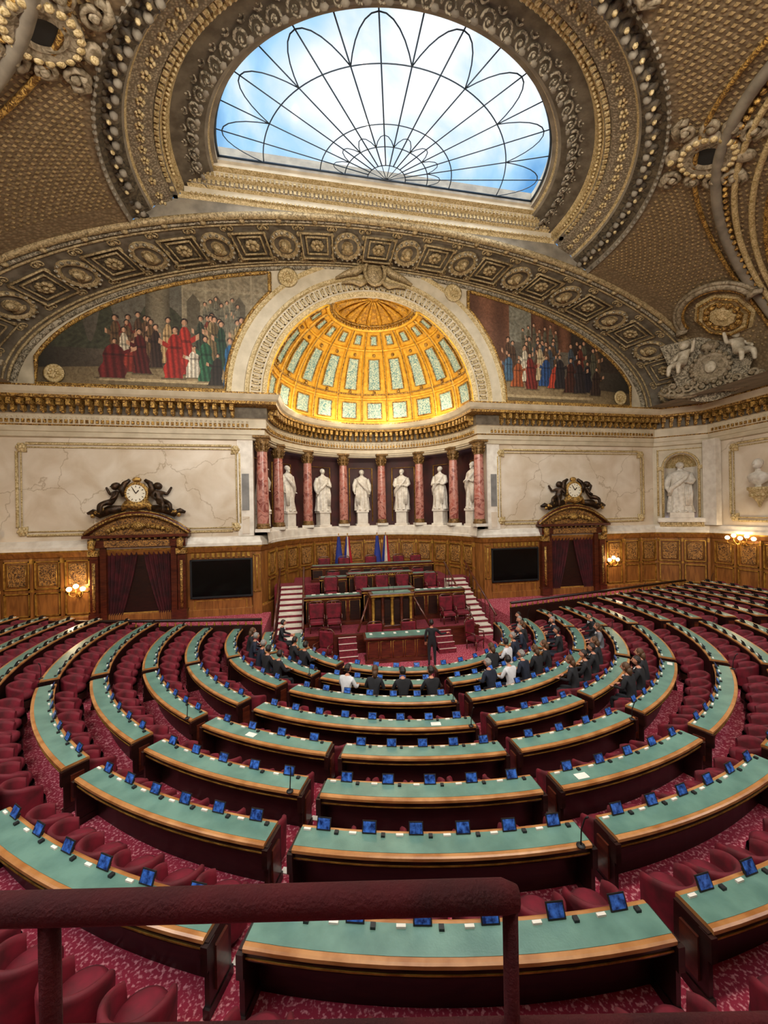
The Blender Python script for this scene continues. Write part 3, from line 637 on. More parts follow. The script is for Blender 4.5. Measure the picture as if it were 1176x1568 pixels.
for i in range(len(sp)-1):
    xx=8.15-.14*i
    b.grid(lambda u,v:((-1+2*u)*xx,sp[i][0] if v<.5 else sp[i+1][0],sp[i][1] if v<.5 else sp[i+1][1]),1,1,sp[i+1][2],False)
for q in range(90):
    x=-7.6+15.2*q/89; b.sph(.05,T(x,-2.97,12.53),1,6,4); b.box(-.05,.05,-.04,.04,-.05,.05,1,T(x,-3.28,13.1))
    b.box(-.05,.05,-.02,.02,-.07,.07,1,T(x,-3.13,12.9))
b.obj('ceiling_skylight_mouldings',[stucco,palegold,stuccoorn,ringm,cream,darkorn,bandm])
b=B()
def vault(u,v):
    a=9.78+(17.2-9.78)*v; bb=8.75+(15.9-8.75)*v; z=5.45+7*sqrt(max(0,1-(a/17.2)**2))
    if u<.03: return (-a,-2.75+(CY+2.75)*u/.03,z)
    if u>.97: return (a,-2.75+(CY+2.75)*(1-u)/.03,z)
    t=pi*(u-.03)/.94; return (-a*cos(t),CY-bb*sin(t),z)
b.grid(vault,200,40,0)
def vp(ph,s,lift=.05):
    v=(s*17.2-9.78)/(17.2-9.78); a=9.78+(17.2-9.78)*v; bb=8.75+(15.9-8.75)*v
    return Vector((a*cos(ph),CY-bb*sin(ph),5.45+7*sqrt(max(0,1-(a/17.2)**2))-lift))
def vf(ph,s,lift=.03):
    p=vp(ph,s,lift); tx=(vp(ph+.01,s,lift)-vp(ph-.01,s,lift)).normalized(); ty=(vp(ph,s-.005,lift)-vp(ph,s+.005,lift)).normalized(); nz=tx.cross(ty).normalized()
    if nz.dot(Vector((0,-8,0))-p)<0: nz=-nz; tx=-tx
    return frame(p,tx,ty,nz)
for i in range(210):
    ph=pi*(i+.5)/210
    for j in range(32):
        s=.585+.39*(j+.5*(i%2))/32
        X=vf(ph,s,.01); d=.07
        b.add([(-d,0,0),(0,-d,0),(d,0,0),(0,d,0),(0,0,.035)],[[0,1,4],[1,2,4],[2,3,4],[3,0,4]],7,False,X)
b.plan([(-18.3,-24),(-18.3,0),(-15,0)],[(0,5.47),(3.2,5.47)],1); b.plan([(15,0),(18.3,0),(18.3,-24)],[(0,5.47),(3.2,5.47)],1)
b.box(-18.3,18.3,-24,-19.0,5.47,5.6,1)
for c in (37,90,143):
    for off,r,mi in ((0,.16,1),(.03,.09,8),(-.035,.07,2),(.06,.09,8),(.085,.07,2)):
        pts=[vp(radians(c)-radians(27 if c!=90 else 24)*cos(pi*i/40)*(1-off*1.2),min(.998,.985-(.335-off)*sin(pi*i/40)),.08) for i in range(41)]
        b.tube(pts,r,8,mi)
    for i in range(60):
        f=pi*(i+.5)/60; X=vf(radians(c)-radians(27 if c!=90 else 24)*cos(f)*.98,min(.99,.985-(.335-.015)*sin(f)),.08); b.sph(.09,X,2,6,4)
    b.grid(lambda u,v:tuple(vp(radians(c)-radians(23)*cos(pi*u),.99-.25*sin(pi*u)*v,.06)),40,8,3)
    b.tube([vp(radians(c)+radians(9)*cos(t*pi/12),.83+.07*sin(t*pi/12),.12) for t in range(24)],.12,8,8,None,True)
    b.tube([vp(radians(c)+radians(7.6)*cos(t*pi/12),.83+.057*sin(t*pi/12),.12) for t in range(24)],.05,8,2,None,True)
    X=vf(radians(c),.83,.05); b.sph(.5,X,6,12,8,(0,0,.1),(1,1.2,.5))
for c in (35,145,72,108):
    X=vf(radians(c),.635 if c in (35,145) else .64)@Matrix.Scale(.82,4)
    b.lathe([(1.0,0),(.95,.15),(.7,.2),(.6,.12),(.5,.18),(.45,.05),(0,.04)],28,9,X); b.lathe([(0,.06),(.45,.06)],24,4,X)
    for q in range(20):
        a=q*pi/10; b.sph(.13,X,8,7,5,(.85*cos(a),.85*sin(a),.16),(1,1,.6))
    for s in (-1,1):
        for y_,r_,h_ in ((.95,.42,1),(.2,.3,-1),(-.5,.36,1),(-1.1,.4,-1)): b.scroll(X@Matrix.Translation((s*(1.25-.15*abs(y_)),y_,.05)),r_,.12,9,s*h_)
        b.tube([(s*.9,1.1,.1),(s*1.3,1.3,.1),(s*1.65,1.15,.1)],[.12,.14,.04],8,9,X)
        b.tube([(s*.7,-1.2,.1),(s*1.1,-1.5,.1),(s*1.4,-1.45,.1)],[.1,.12,.04],8,9,X)
    b.sph(.3,X,9,10,8,(0,1.15,.12),(1.2,.8,.5)); b.sph(.12,X,8,8,6,(0,1.15,.27)); b.sph(.28,X,9,10,8,(0,-1.15,.1),(1,1.2,.5))
for s in (-1,1):
    ph=radians(5) if s>0 else radians(175)
    X=vf(ph,.885,.1)
    b.lathe([(1.15,-.05),(1.1,.08),(.9,.1),(.85,.02),(.5,.08),(.45,.2),(.2,.22),(0,.3)],8,8,X@Matrix.Rotation(pi/8,4,'Z'),False,sy=1.1)
    for q in range(12): b.sph(.14,X,2,7,5,(.62*cos(q*pi/6),.66*sin(q*pi/6),.12))
    for rr in (.98,.72): b.tube([(rr*cos(pi/8+q*pi/4),1.1*rr*sin(pi/8+q*pi/4),.14) for q in range(8)],.05,6,2,X,True)
    for rr,w_,mi in ((1.55,.13,9),(1.75,.08,9),(1.38,.06,2)): b.tube([(rr*cos(pi*q/16),.35+rr*.85*sin(pi*q/16),.25) for q in range(17)],w_,8,mi,X)
    b.tube([(-2.0,.3,.3),(-1.75,.45,.35),(-1.4,.3,.35)],[.1,.16,.08],6,9,X); b.tube([(2.0,.3,.3),(1.75,.45,.35),(1.4,.3,.35)],[.1,.16,.08],6,9,X)
    Y=Matrix.Translation((s*15.9,-3.6,6.7))@Matrix.Rotation(-s*.95,4,'Z')@Matrix.Rotation(pi,4,'Z')
    Z0=Y@Matrix.Rotation(-pi/2,4,'X')
    # shield backing, medallion, wreath
    b.grid(lambda u,v:((-1+2*u)*(1.1+.9*v),.0,-1.25+2.9*v-.35*sin(pi*u)*(1-v)),12,6,3,True,Y)
    b.lathe([(.75,0),(.7,.25),(.55,.3),(.48,.12),(0,.2)],24,9,Z0)
    for q in range(18): b.sph(.11,Y,9,7,5,(.72*cos(q*pi/9),.25,.72*sin(q*pi/9)))
    for e in (-1,1):
        humanoid_putto(b,Y@Matrix.Translation((e*.95,.35,.35))@Matrix.Scale(-e,4,(1,0,0))@Matrix.Rotation(.5,4,'Z')@Matrix.Scale(1.55,4),6)
        for q in range(6): b.scroll(Y@Matrix.Translation((e*(.35+.28*q),.12,-.85+.12*((q*2)%3)))@Matrix.Rotation(-pi/2,4,'X'),.26,.08,9,e if q%2 else -e)
        b.tube([(e*.2,.2,-1.1),(e*.8,.2,-1.2),(e*1.6,.15,-1.05),(e*2.1,.1,-.8)],[.1,.15,.12,.05],8,9,Y)
    b.sph(.28,Y,9,10,8,(0,.25,1.0),(1.3,.7,.9)); b.sph(.24,Y,6,10,8,(0,.24,0),(1,.6,1.2))
b.obj('ceiling',[tile,stucco,goldorn,stuccoorn,blk,darkorn,putti,tilegold,palegold,scrollm])
# ---------------------------------------------------------------- skylight window
win=empty('window_1',(0,CY,ZC+13.6))
b=B()
def gp(r,t,dz=0): return (-6.5*r*cos(t),-5.5*r*sin(t),dz)
b.grid(lambda u,v:gp(v*1.0,pi*u),48,6,0,False); b.obj('glass_panes',[gl],win,off=False)
b=B(); NRAY=16
for i in range(NRAY+1):
    t=pi*i/NRAY; b.tube([gp(.12,t,-.05),gp(1,t,-.05)],.024,4,0)
    if i%2==0: b.tube([gp(0,t,-.05),gp(.12,t,-.05)],.016,4,0)
for r in (.12,.26,.41,.74): b.tube([gp(r,pi*i/60,-.05) for i in range(61)],.021,4,0)
for i in range(NRAY//2):
    t0=pi*i/(NRAY/2);w=pi/(NRAY/2)
    b.tube([gp(.74+.22*sin(pi*j/12),t0+w*j/12,-.05) for j in range(13)],.021,4,0)
    b.tube([gp(.26+.08*sin(pi*j/6),t0+w*j/6,-.05) for j in range(7)],.018,4,0)
b.tube([gp(1,0,-.05),gp(1,pi,-.05)],.05,4,0); b.tube([gp(.995,pi*i/60,-.05) for i in range(61)],.05,6,0)
b.obj('glazing_bars',[bars],win,off=False)
# ---------------------------------------------------------------- floors
CX,CYS=cw(.62,15.3)
EX=Vector((cos(PSI),-sin(PSI),0)); ED=Vector((sin(PSI),cos(PSI),0))
def pol(R,ph,z=0):
    a=radians(ph); p=Vector((CX,CYS,z))+EX*(R*sin(a))-ED*(R*cos(a)); return p
rows=[(4.2,4.62),(5.3,4.52),(6.5,4.38),(7.65,4.32),(8.72,4.22),(9.84,4.1),(10.86,4.0),(11.97,3.93),(13.0,3.88),(14.0,3.82),(15.1,3.78),(16.2,3.74)]
b=B()
b.box(-18.3,18.3,-24,6.4,-5.75,-5.6,0)
PH0,PH1=-89,107
def ring(r0,r1,z,zp):
    b.grid(lambda u,v:tuple(pol(r0+(r1-r0)*v,PH0+(PH1-PH0)*u,z)),80,1,0,False)
    b.grid(lambda u,v:tuple(pol(r0,PH0+(PH1-PH0)*u,zp+(z-zp)*v)),80,1,0,False)
zp=-5.6
for i,(R,h) in enumerate(rows):
    r0=R-.5; r1=rows[i+1][0]-.5 if i+1<len(rows) else 24; z=-h-.75
    ring(r0,r1,z,zp)
    for ac in (10.2,-10.2,31.2,-31.2,57.2,-57.2,81.2):
        w=min(1.25,40/R/2.2)
        b.grid(lambda u,v:tuple(pol(r0-.03+.09*v,ac-w+2*w*u,z+.012)),6,1,1,False); b.grid(lambda u,v:tuple(pol(r0-.03,ac-w+2*w*u,z+.012-.06*v)),6,1,1,False)
    zp=z
for s in (-1,1):
    vs=[(s*18.2,-1.2,-4.65),(s*5.2,-3.5,-4.65),(s*5.2,0,-4.65),(s*18.2,0,-4.65)]
    b.add(vs+[(x,y,-5.6) for x,y,_ in vs],[[0,1,2,3],[0,1,5,4],[1,2,6,5]],0)
b.obj('floor',[carpet,paper])
for s in (-1,1):
    b=B(); p0=Vector((s*5.2,-3.55,0)); p1=Vector((s*16.6,-1.5,0)); d=(p1-p0); Ln=d.length; d/=Ln; nn=Vector((d.y,-d.x,0))
    X=frame(p0,d,nn,(0,0,1))
    b.box(0,Ln,-.06,.06,-5.5,-4.25,0,X); 
    b.tube([X@Vector((0,0,-4.05)),X@Vector((Ln,0,-3.98))],.06,8,2)
    k=0
    while k<Ln:
        b.lathe([(.03,-4.25),(.045,-4.2),(.02,-4.15),(.02,-4.1),(.03,-4.05)],8,1,X@Matrix.Translation((k,0,0)))
        k+=.3
    b.obj('seating_balustrade',[mahogd,gold,mahogd])
# ---------------------------------------------------------------- chairs and desks
cb=B()
def cs(u,v):
    a=radians(-120+240*u); e=abs(-1+2*u); top=.71-.13*e**2.5
    ring_=[(.275,.14),(.29,top-.06),(.285,top-.02),(.26,top),(.235,top-.01),(.215,top-.06),(.2,.3)]
    r,z=ring_[round(v*6)]; return (r*sin(a),-r*cos(a)-.0,z)
cb.grid(cs,28,6,0)
for u in (0,1):
    pts=[cs(u,k/6) for k in range(7)]; cb.add(pts,[list(range(7))],0)
cb.lathe([(0,.3),(.21,.3),(.235,.36),(.23,.43),(.18,.465),(0,.475)],20,0)
cb.lathe([(0,.12),(.27,.12),(.275,.16),(.26,.3)],20,1)
for k in range(4):
    a=pi/4+k*pi/2; cb.tube([(.2*cos(a),.2*sin(a),.14),(.23*cos(a),.23*sin(a),0)],[.028,.018],6,1)
chair_me=cb.mesh('armchair',[velvet,mahogd])
chairs=empty('hemicycle_armchairs')
def inlinked(me,name,p,rz,parent,s=1):
    o=bpy.data.objects.new(name,me); o.location=(p[0],p[1],p[2]+ZC); o.rotation_euler=(0,0,rz); o.scale=(s,s,s); o.parent=parent
    bpy.context.scene.collection.objects.link(o); return o
def facing(ph):
    a=radians(ph); d=-(EX*sin(a)-ED*cos(a)); return atan2(d.y,d.x)-pi/2
DD=.385
def desk(R,h,a0,a1,idx):
    b=B(); z=-h; fl=-h-.75; n=max(4,int((a1-a0)/1.5))
    prof=[(-DD,z-.045),(-DD,z-.01),(-DD+.02,z),(-DD+.05,z),(-DD+.05,z+.004),(-.06,z+.004),(-.06,z),(-.02,z),(0,z-.01),(0,z-.045),(-DD,z-.045)]
    pm_=[1,1,1,2,2,2,1,1,1,0]
    def sw(prof,mis):
        k=len(prof); vs=[pol(R+o,a0+(a1-a0)*i/n,zz) for i in range(n+1) for o,zz in prof]; o=len(b.v); b.v+=[tuple(v) for v in vs]
        for i in range(n):
            for j in range(k-1): b.f.append([o+i*k+j,o+(i+1)*k+j,o+(i+1)*k+j+1,o+i*k+j+1]); b.m.append(mis[j] if isinstance(mis,list) else mis); b.sm.append(False)
        for i in (0,n): b.f.append([o+i*k+j for j in range(k-1)]); b.m.append(0 if mis!=pm_ else 1); b.sm.append(False)
    sw(prof,pm_)
    sw([(-DD+.04,fl-.2),(-DD+.04,z-.045),(-DD+.09,z-.045),(-DD+.09,fl),(-DD+.04,fl-.2)],0)
    sw([(-DD+.09,z-.2),(-DD+.09,z-.045),(-.03,z-.045),(-.03,z-.15),(-DD+.09,z-.2)],0)
    sw([(-.03,z-.13),(-.022,z-.13),(-.022,z-.115),(-.03,z-.115),(-.03,z-.13)],3)
    for i,a in enumerate((a0,a1)):
        P=pol(R,a); X=frame((P.x,P.y,0),-(pol(R,a+.5)-pol(R,a-.5)).normalized(),(pol(R-1,a)-pol(R,a)).normalized(),(0,0,1))
        e=.02 if i==0 else -.02
        b.box(-.025+e,.025+e,.02,DD-.02,fl,z-.04,0,X); b.box(-.035+e,.035+e,-.02,.1,z-.28,z-.05,0,X); b.box(-.035+e,.035+e,.0,DD,fl,fl+.1,0,X)
        b.box(-.03+2*e,.03+2*e,.1,DD-.1,fl+.18,z-.15,4,X)
    arcl=radians(a1-a0)*R; m=max(1,int(arcl/.57))
    for q in range(m):
        a=a0+(a1-a0)*(q+.5)/m; P=pol(R,a); X=frame((P.x,P.y,z),-(pol(R,a+.5)-pol(R,a-.5)).normalized(),(pol(R-1,a)-pol(R,a)).normalized(),(0,0,1))
        Y=X@Matrix.Translation((0,DD-.08,.01))@Matrix.Rotation(radians(-26),4,'X')
        b.box(-.09,.09,-.0,.012,0,.135,5,Y); b.box(-.076,.076,-.004,.0,.014,.122,6,Y)
        b.box(-.06,.06,.01,.05,0,.06,5,Y)
        b.box(.16,.25,DD-.1,DD-.07,.0,.025,7,X); b.box(-.2,-.15,DD-.12,DD-.07,.0,.03,5,X)
        if (q*7+idx*5)%43==3: b.box(-.22,-.02,.1,.22,.005,.008,7,X)
        PC=pol(R+.38,a)
        if insidehall(PC): chairpos.append((PC,fl,a,R))
    if idx%3==0:
        P=pol(R,a1-.8); X=T(P.x,P.y,z)
        b.lathe([(0,0),(.05,0),(.05,.015),(0,.02)],10,5,X); b.tube([(0,0,.01),(.01,0,.2),(.02,-.05,.36),(.02,-.1,.42)],[.008,.008,.008,.014],6,5,X)
    b.obj('curved_bench_desk',[deskbody,lip,green,gold,mahog,blk,tabs,paper])
def insidehall(p):
    if abs(p.x)>17.2 or p.y<-23: return False
    dx=p.x+3.25; dy=p.y+19; x=dx*cos(PSI)-dy*sin(PSI); d=dx*sin(PSI)+dy*cos(PSI)
    return d>1.9
chairpos=[]
idx=0
for i,(R,h) in enumerate(rows):
    if R<6: secs=[(-84,-58.5),(-56,-31),(-27.5,8.5),(12,56),(59,98)]
    elif R<8: secs=[(-86,-58.5),(-56,-32),(-28,8.7),(12,30) if R>7 else (12,56),(32.5,56) if R>7 else None,(58.5,80),(82.5,104)]
    elif R<12.5: secs=[(-88,-57.5),(-55,-32.5),(-30,-11.4),(-9.5,9.5),(11.4,30),(32.5,56),(58.5,80),(82.5,105)]
    else: secs=[(-88,-57.5),(-55,-32.5),(-30,-21.5),(24,30),(32.5,56),(58.5,80),(82.5,105)]
    for s in secs:
        if not s: continue
        a0,a1=s
        while a0<a1 and not insidehall(pol(R,a0)): a0+=.5
        while a1>a0 and not insidehall(pol(R,a1)): a1-=.5
        if a1-a0<4: continue
        desk(R,h,a0,a1,idx); idx+=1
# ---------------------------------------------------------------- people
def head(b,X,sk,hr,long=False):
    def hf(u,v):
        a=2*pi*u; e=pi*v; x=.075*sin(e)*cos(a); y=.095*sin(e)*sin(a); z=-.115*cos(e)
        if z<-.02: k=1-.35*(-z-.02)/.1; x*=k; y*=k; y+=.012
        return (x,y,z)
    b.grid(hf,18,14,sk,True,X,True)
    b.tube([(0,.09,.02),(0,.112,-.02),(0,.1,-.03)],[.008,.015,.01],6,sk,X)
    for e in (-1,1): b.sph(.012,X,3,6,5,(e*.03,.084,.012)); b.sph(.024,X,sk,7,6,(e*.077,0,-.005),(.35,.8,1.2)); b.tube([(e*.015,.094,.034),(e*.045,.086,.034)],.005,4,hr,X)
    b.sph(.014,X,4,7,5,(0,.088,-.058),(1.6,.4,.4))
    def hh(u,v):
        a=2*pi*u; e=pi*(.28+.72*v); f=max(0,sin(a)); lim=.03+.05*f if not long else -.02+.09*f
        z=-.125*cos(e); z=max(z,lim if not long else lim-.1*(1-f)); return (.086*sin(e)*cos(a),.104*sin(e)*sin(a)-.012-.01*f,z if z>lim-.2 else lim)
    b.grid(hh,18,8,hr,True,X@Matrix.Translation((0,0,.008)),True)
    b.sph(.088,X,hr,14,8,(0,-.03,.01),(1,.9,1.05))
    if long: b.tube([(0,-.06,.0),(0,-.09,-.1),(0,-.09,-.2)],[.075,.07,.04],8,hr,X)
def hand(b,X,mi,s=1):
    b.sph(.04,X,mi,8,6,(0,.04,0),(1,1.25,.42))
    for q,(x,l) in enumerate(((-.028,.062),(-.009,.075),(.01,.07),(.028,.055))):
        b.tube([(x,.075,0),(x*1.1,.075+l*.5,-.004),(x*1.1,.075+l*.85,-.018),(x*1.1,.075+l,-.034)],[.0095,.009,.008,.006],6,mi,X)
    b.tube([(-.03*s,.02,-.002),(-.055*s,.05,-.008),(-.06*s,.08,-.014)],[.012,.01,.008],6,mi,X)
def person(seated,top,bot,skinx,hair,seed=0,long=False,point=False):
    r=random.Random(seed); b=B(); I=Matrix.Identity(4); lean=.12*r.random()
    if seated:
        P=[(0,-.06,.55),(0,-.08+lean*.5,.8),(0,-.05+lean,1.0),(0,-.03+lean,1.13),(0,0+lean,1.2)]
        sh=(.17,-.05+lean,1.07); el=(.25,.04,.86); wr=(.15,.30,.81); hp=(.1,-.02,.52); kn=(.12,.36,.5); an=(.12,.34,.09); to=(.13,.48,.04)
    else:
        P=[(0,0,.95),(0,-.01,1.15),(0,-.01,1.33),(0,0,1.47),(0,.01,1.54)]
        sh=(.18,-.01,1.41); el=(.24,-.02,1.13); wr=(.23,.1,.9); hp=(.1,0,.9); kn=(.11,.02,.5); an=(.11,-.02,.09); to=(.13,.14,.03)
    pts=P[:]; ed=[(0,1),(1,2),(2,3),(3,4)]; rad=[(.15,.11),(.135,.1),(.155,.1),(.075,.07),(.05,.05)]
    W=[]
    for s in (-1,1):
        k=len(pts); e2,w2=el,wr
        if point and s>0: e2,w2=(.36,.08,1.2),(.58,.2,1.22)
        a=[(s*sh[0],sh[1],sh[2]),(s*e2[0],e2[1],e2[2]),(s*w2[0],w2[1],w2[2])]; pts+=a; ed+=[(2,k),(k,k+1),(k+1,k+2)]; rad+=[.065,.047,.03]; W.append((s,a[1],a[2]))
        k=len(pts); pts+=[(s*hp[0],hp[1],hp[2]),(s*kn[0],kn[1],kn[2]),(s*an[0],an[1],an[2]),(s*to[0],to[1],to[2])]; ed+=[(0,k),(k,k+1),(k+1,k+2),(k+2,k+3)]; rad+=[.09,.062,.04,.035]
    nb=P[-1][2]-.05; hipz=P[0][2]+.02
    def fn(c):
        if c.z>nb and abs(c.x)<.08: return 2
        if c.z<.1: return 5
        if c.z<hipz and not (abs(c.x)>.17 and not seated): return 1
        return 0
    skin(b,pts,ed,rad,fn,I,2)
    hx0=P[-1]; head(b,T(0,hx0[1]+.02,hx0[2]+.115,(r.random()-.5)*.9),2,6,long)
    b.tube([(-.06,hx0[1]+.05,nb-.03),(0,hx0[1]+.085,nb-.09),(.06,hx0[1]+.05,nb-.03)],.014,5,7)
    for s,e,w in W:
        d=(Vector(w)-Vector(e)).normalized(); up=Vector((0,0,1)); x=d.cross(up).normalized(); z=x.cross(d)
        hand(b,frame(Vector(w)-d*.01,x,d,z),2,s)
    return b.mesh('figure',[top,bot,skinx,eyem,lipm,blk,hair,suit4])
var=[person(True,suit1,suit1,skinm,hair1,1),person(True,suit2,suit2,skinm,hair2,2),person(True,suit3,suit1,skinm,hair3,3,True),person(True,suit4,suit2,skinm,hair1,4),person(True,suit1,suit1,skinm,hair3,5,True),person(True,suit2,suit1,skinm,hair2,6),person(True,suit1,suit2,skinm,hair1,8)]
seatrows={0:[(-80,-36),(26,94)],1:[(-70,-34),(-20,8.5),(18,90)],2:[(26,84)],3:[(38,60)]}
rr=random.Random(11)
for P,fl,a,R in chairpos:
    ri=[i for i,(q,_) in enumerate(rows) if abs(q-R)<.01][0]; person_here=False
    for lo,hi in seatrows.get(ri,[]):
        if lo<=a<=hi and rr.random()<((.78 if ri<3 else .4) if abs(a)>20 else .95): person_here=True
    inlinked(chair_me,'armchair',(P.x,P.y,fl),facing(a)+(rr.random()-.5)*.5,chairs)
    if person_here:
        inlinked(var[rr.choice([0,1,2,3,4,5,6,0,6,4])],'seated_senator',(P.x,P.y,fl),facing(a)+(rr.random()-.5)*.4,None,.97)
um=person(False,suit1,suit1,skinm,hair1,12,False,True)
ux,uy=cw(1.64,13.9); o=inlinked(um,'standing_usher',(ux,uy,-5.6),radians(-15),None,.95)
# ---------------------------------------------------------------- tribune
def chair_high(b,X,mi=0,mf=1):
    b.box(-.27,.27,-.25,.27,.36,.47,mi,X,c=.03); b.box(-.3,.3,-.3,-.22,.5,1.1,mi,X,c=.03)
    b.tube([(-.31,-.26,.45),(-.31,-.28,1.1),(-.2,-.28,1.18),(.2,-.28,1.18),(.31,-.28,1.1),(.31,-.26,.45)],.028,6,mf,X)
    for s in (-1,1):
        b.tube([(s*.3,-.22,.68),(s*.31,.2,.68),(s*.3,.22,.45)],.028,6,mf,X)
        for y in (-.22,.22): b.tube([(s*.26,y,.4),(s*.26,y,0)],[.03,.02],6,mf,X)
b=B()
b.box(-3.6,3.6,-3.7,0,-5.6,-4.85,0); b.box(-3.6,3.6,-1.75,.9,-5.6,-4.1,0); b.box(-5.1,5.1,.7,1.6,-5.6,-3.6,0); b.box(-4.2,4.2,1.6,3.2,-5.6,-3.6,0)
b.box(-3.62,3.62,-3.74,-3.7,-5.6,-4.87,1); b.box(-3.65,3.65,-3.78,-3.6,-4.9,-4.84,1); b.box(-3.62,3.62,-1.79,-1.75,-4.85,-4.12,1)
b.obj('tribune_platform',[carpetd,mahog])
def panelled(b,x0,x1,y,z0,z1,dep=.5,top=2,n=6):
    b.box(x0,x1,y,y+.1,z0,z1,0); b.box(x0-.04,x1+.04,y-.05,y+dep,z1,z1+.05,0,c=.01); b.box(x0+.06,x1-.06,y+.08,y+dep-.05,z1+.05,z1+.058,top)
    b.box(x0-.02,x1+.02,y-.04,y,z0,z0+.14,0); b.box(x0-.02,x1+.02,y-.03,y,z1-.1,z1-.05,3)
    for s in (x0,x1-.06): b.box(s,s+.06,y,y+dep-.05,z0,z1,0)
    w=(x1-x0)/n
    for i in range(n):
        a=x0+w*i+.08; c=x0+w*(i+1)-.08
        b.box(a,c,y-.02,y,z0+.22,z1-.18,1); b.tube([(a,y-.02,z0+.22),(c,y-.02,z0+.22),(c,y-.02,z1-.18),(a,y-.02,z1-.18)],.012,5,3,None,True)
b=B(); panelled(b,-3.6,-1.15,-2.3,-4.85,-3.62,n=4); panelled(b,1.15,3.6,-2.3,-4.85,-3.62,n=4); panelled(b,-1.15,1.15,-2.5,-4.85,-3.4,n=4)
for q in range(6):
    b.box(-3.3+q*.36,-3.12+q*.36,-2.0,-1.87,-3.56,-3.548,4); b.box(1.4+q*.36,1.58+q*.36,-2.0,-1.87,-3.56,-3.548,4)
b.obj('president_desk',[mahog,mahogd,green,gold,paper])
b=B(); panelled(b,-2.9,2.9,-.5,-4.1,-3.12,n=9); panelled(b,-1.6,1.6,-.62,-4.1,-2.98,n=5)
for q in range(26): b.box(-1.5+q*.12,-1.44+q*.12,-.68,-.62,-3.03,-2.98,3)
b.obj('secretaries_bench',[mahog,mahogd,green,gold])
b=B(); panelled(b,-3.3,3.3,1.3,-3.6,-2.8,n=10); b.obj('rear_tribune_bench',[mahog,mahogd,green,gold])
b=B(); Y0=-3.35
b.box(-1.0,1.0,Y0,Y0+.8,-4.85,-4.7,0,c=.02); b.box(-.85,.85,Y0+.12,Y0+.3,-4.7,-3.5,1)
for i in range(5):
    x=-.8+.4*i; b.lathe([(.09,-4.7),(.09,-4.62),(.06,-4.58),(.065,-3.9),(.055,-3.65),(.09,-3.6),(.09,-3.52)],12,2 if i%2==0 else 0,T(x,Y0+.08,0))
for i in range(4):
    b.box(-.72+.4*i,-.48+.4*i,Y0+.09,Y0+.12,-4.5,-3.7,1)
b.box(-.95,.95,Y0-.05,Y0+.6,-3.52,-3.38,0,c=.02); b.box(-.9,.9,Y0-.07,Y0-.05,-3.5,-3.42,2); b.box(-.8,.8,Y0+.05,Y0+.55,-3.38,-3.36,4)
for s in (-1,1): b.box(s*.9-.06,s*.9+.06,Y0+.2,Y0+.75,-4.7,-3.5,0); b.tube([(s*.95,Y0+.3,-3.6),(s*1.25,Y0-.1,-4.2),(s*1.5,Y0-.35,-4.75)],.05,6,0)
b.tube([(-.1,Y0+.2,-3.37),(-.1,Y0+.25,-3.1)],.01,5,5); b.tube([(.1,Y0+.2,-3.37),(.1,Y0+.25,-3.1)],.01,5,5)
b.obj('speaker_rostrum',[mahog,mahogd,gold,oakorn,green,blk])
b=B()
for s in (-1,1):
    for i in range(4): b.box(min(s*1.6,s*2.3),max(s*1.6,s*2.3),-4.55+i*.2,-3.8,-5.6,-5.6+.18*(i+1),0); b.box(min(s*1.6,s*2.3),max(s*1.6,s*2.3),-4.56+i*.2,-4.52+i*.2,-5.6+.18*(i+1),-5.6+.18*(i+1)+.012,1)
b.obj('rostrum_steps',[carpetd,white])
b=B(); tx,ty=cw(.42,14.7); X=T(tx,ty,-5.6,-.06)
b.box(-1.25,1.25,-.35,.35,.0,.1,0,X); b.box(-1.2,1.2,-.32,.32,.1,.88,0,X); b.box(-1.3,1.3,-.4,.4,.88,.95,0,X,c=.02); b.box(-1.2,1.2,-.32,.32,.95,.96,2,X)
for i in range(5):
    b.tube([(-1.13+.46*i,-.33,.18),(-.75+.46*i,-.33,.18),(-.75+.46*i,-.33,.8),(-1.13+.46*i,-.33,.8)],.012,5,1,X,True)
    b.box(-1.05+.46*i,-.95+.46*i,0,.15,.96,.975,3,X)
b.obj('clerks_table',[mahog,gold,green,paper])
for (cx_,cy_,zz,rot) in [(-3.1,-3.0,-4.85,pi),(-2.4,-3.1,-4.85,pi),(2.5,-3.1,-4.85,pi),(3.15,-3.0,-4.85,pi),(-2.4,-1.2,-4.1,pi),(-1.0,-1.2,-4.1,pi),(0,-1.2,-4.1,pi),(1.0,-1.2,-4.1,pi),(2.4,-1.2,-4.1,pi),(-2.2,.35,-4.1,pi),(-1.1,.35,-4.1,pi),(0,.35,-4.1,pi),(1.1,.35,-4.1,pi),(2.2,.35,-4.1,pi),(-2.6,2.2,-3.6,pi),(-1.5,2.2,-3.6,pi),(0,2.3,-3.6,pi),(1.6,2.2,-3.6,pi),(2.6,2.2,-3.6,pi),(tx-.7,ty+.72,-5.6,pi),(tx+.7,ty+.72,-5.6,pi),(-2.9,-4.4,-5.6,2.6),(3.2,-4.3,-5.6,3.7)]:
    b=B(); chair_high(b,T(cx_,cy_,zz,rot)); b.obj('red_armchair',[velvet,mahog])
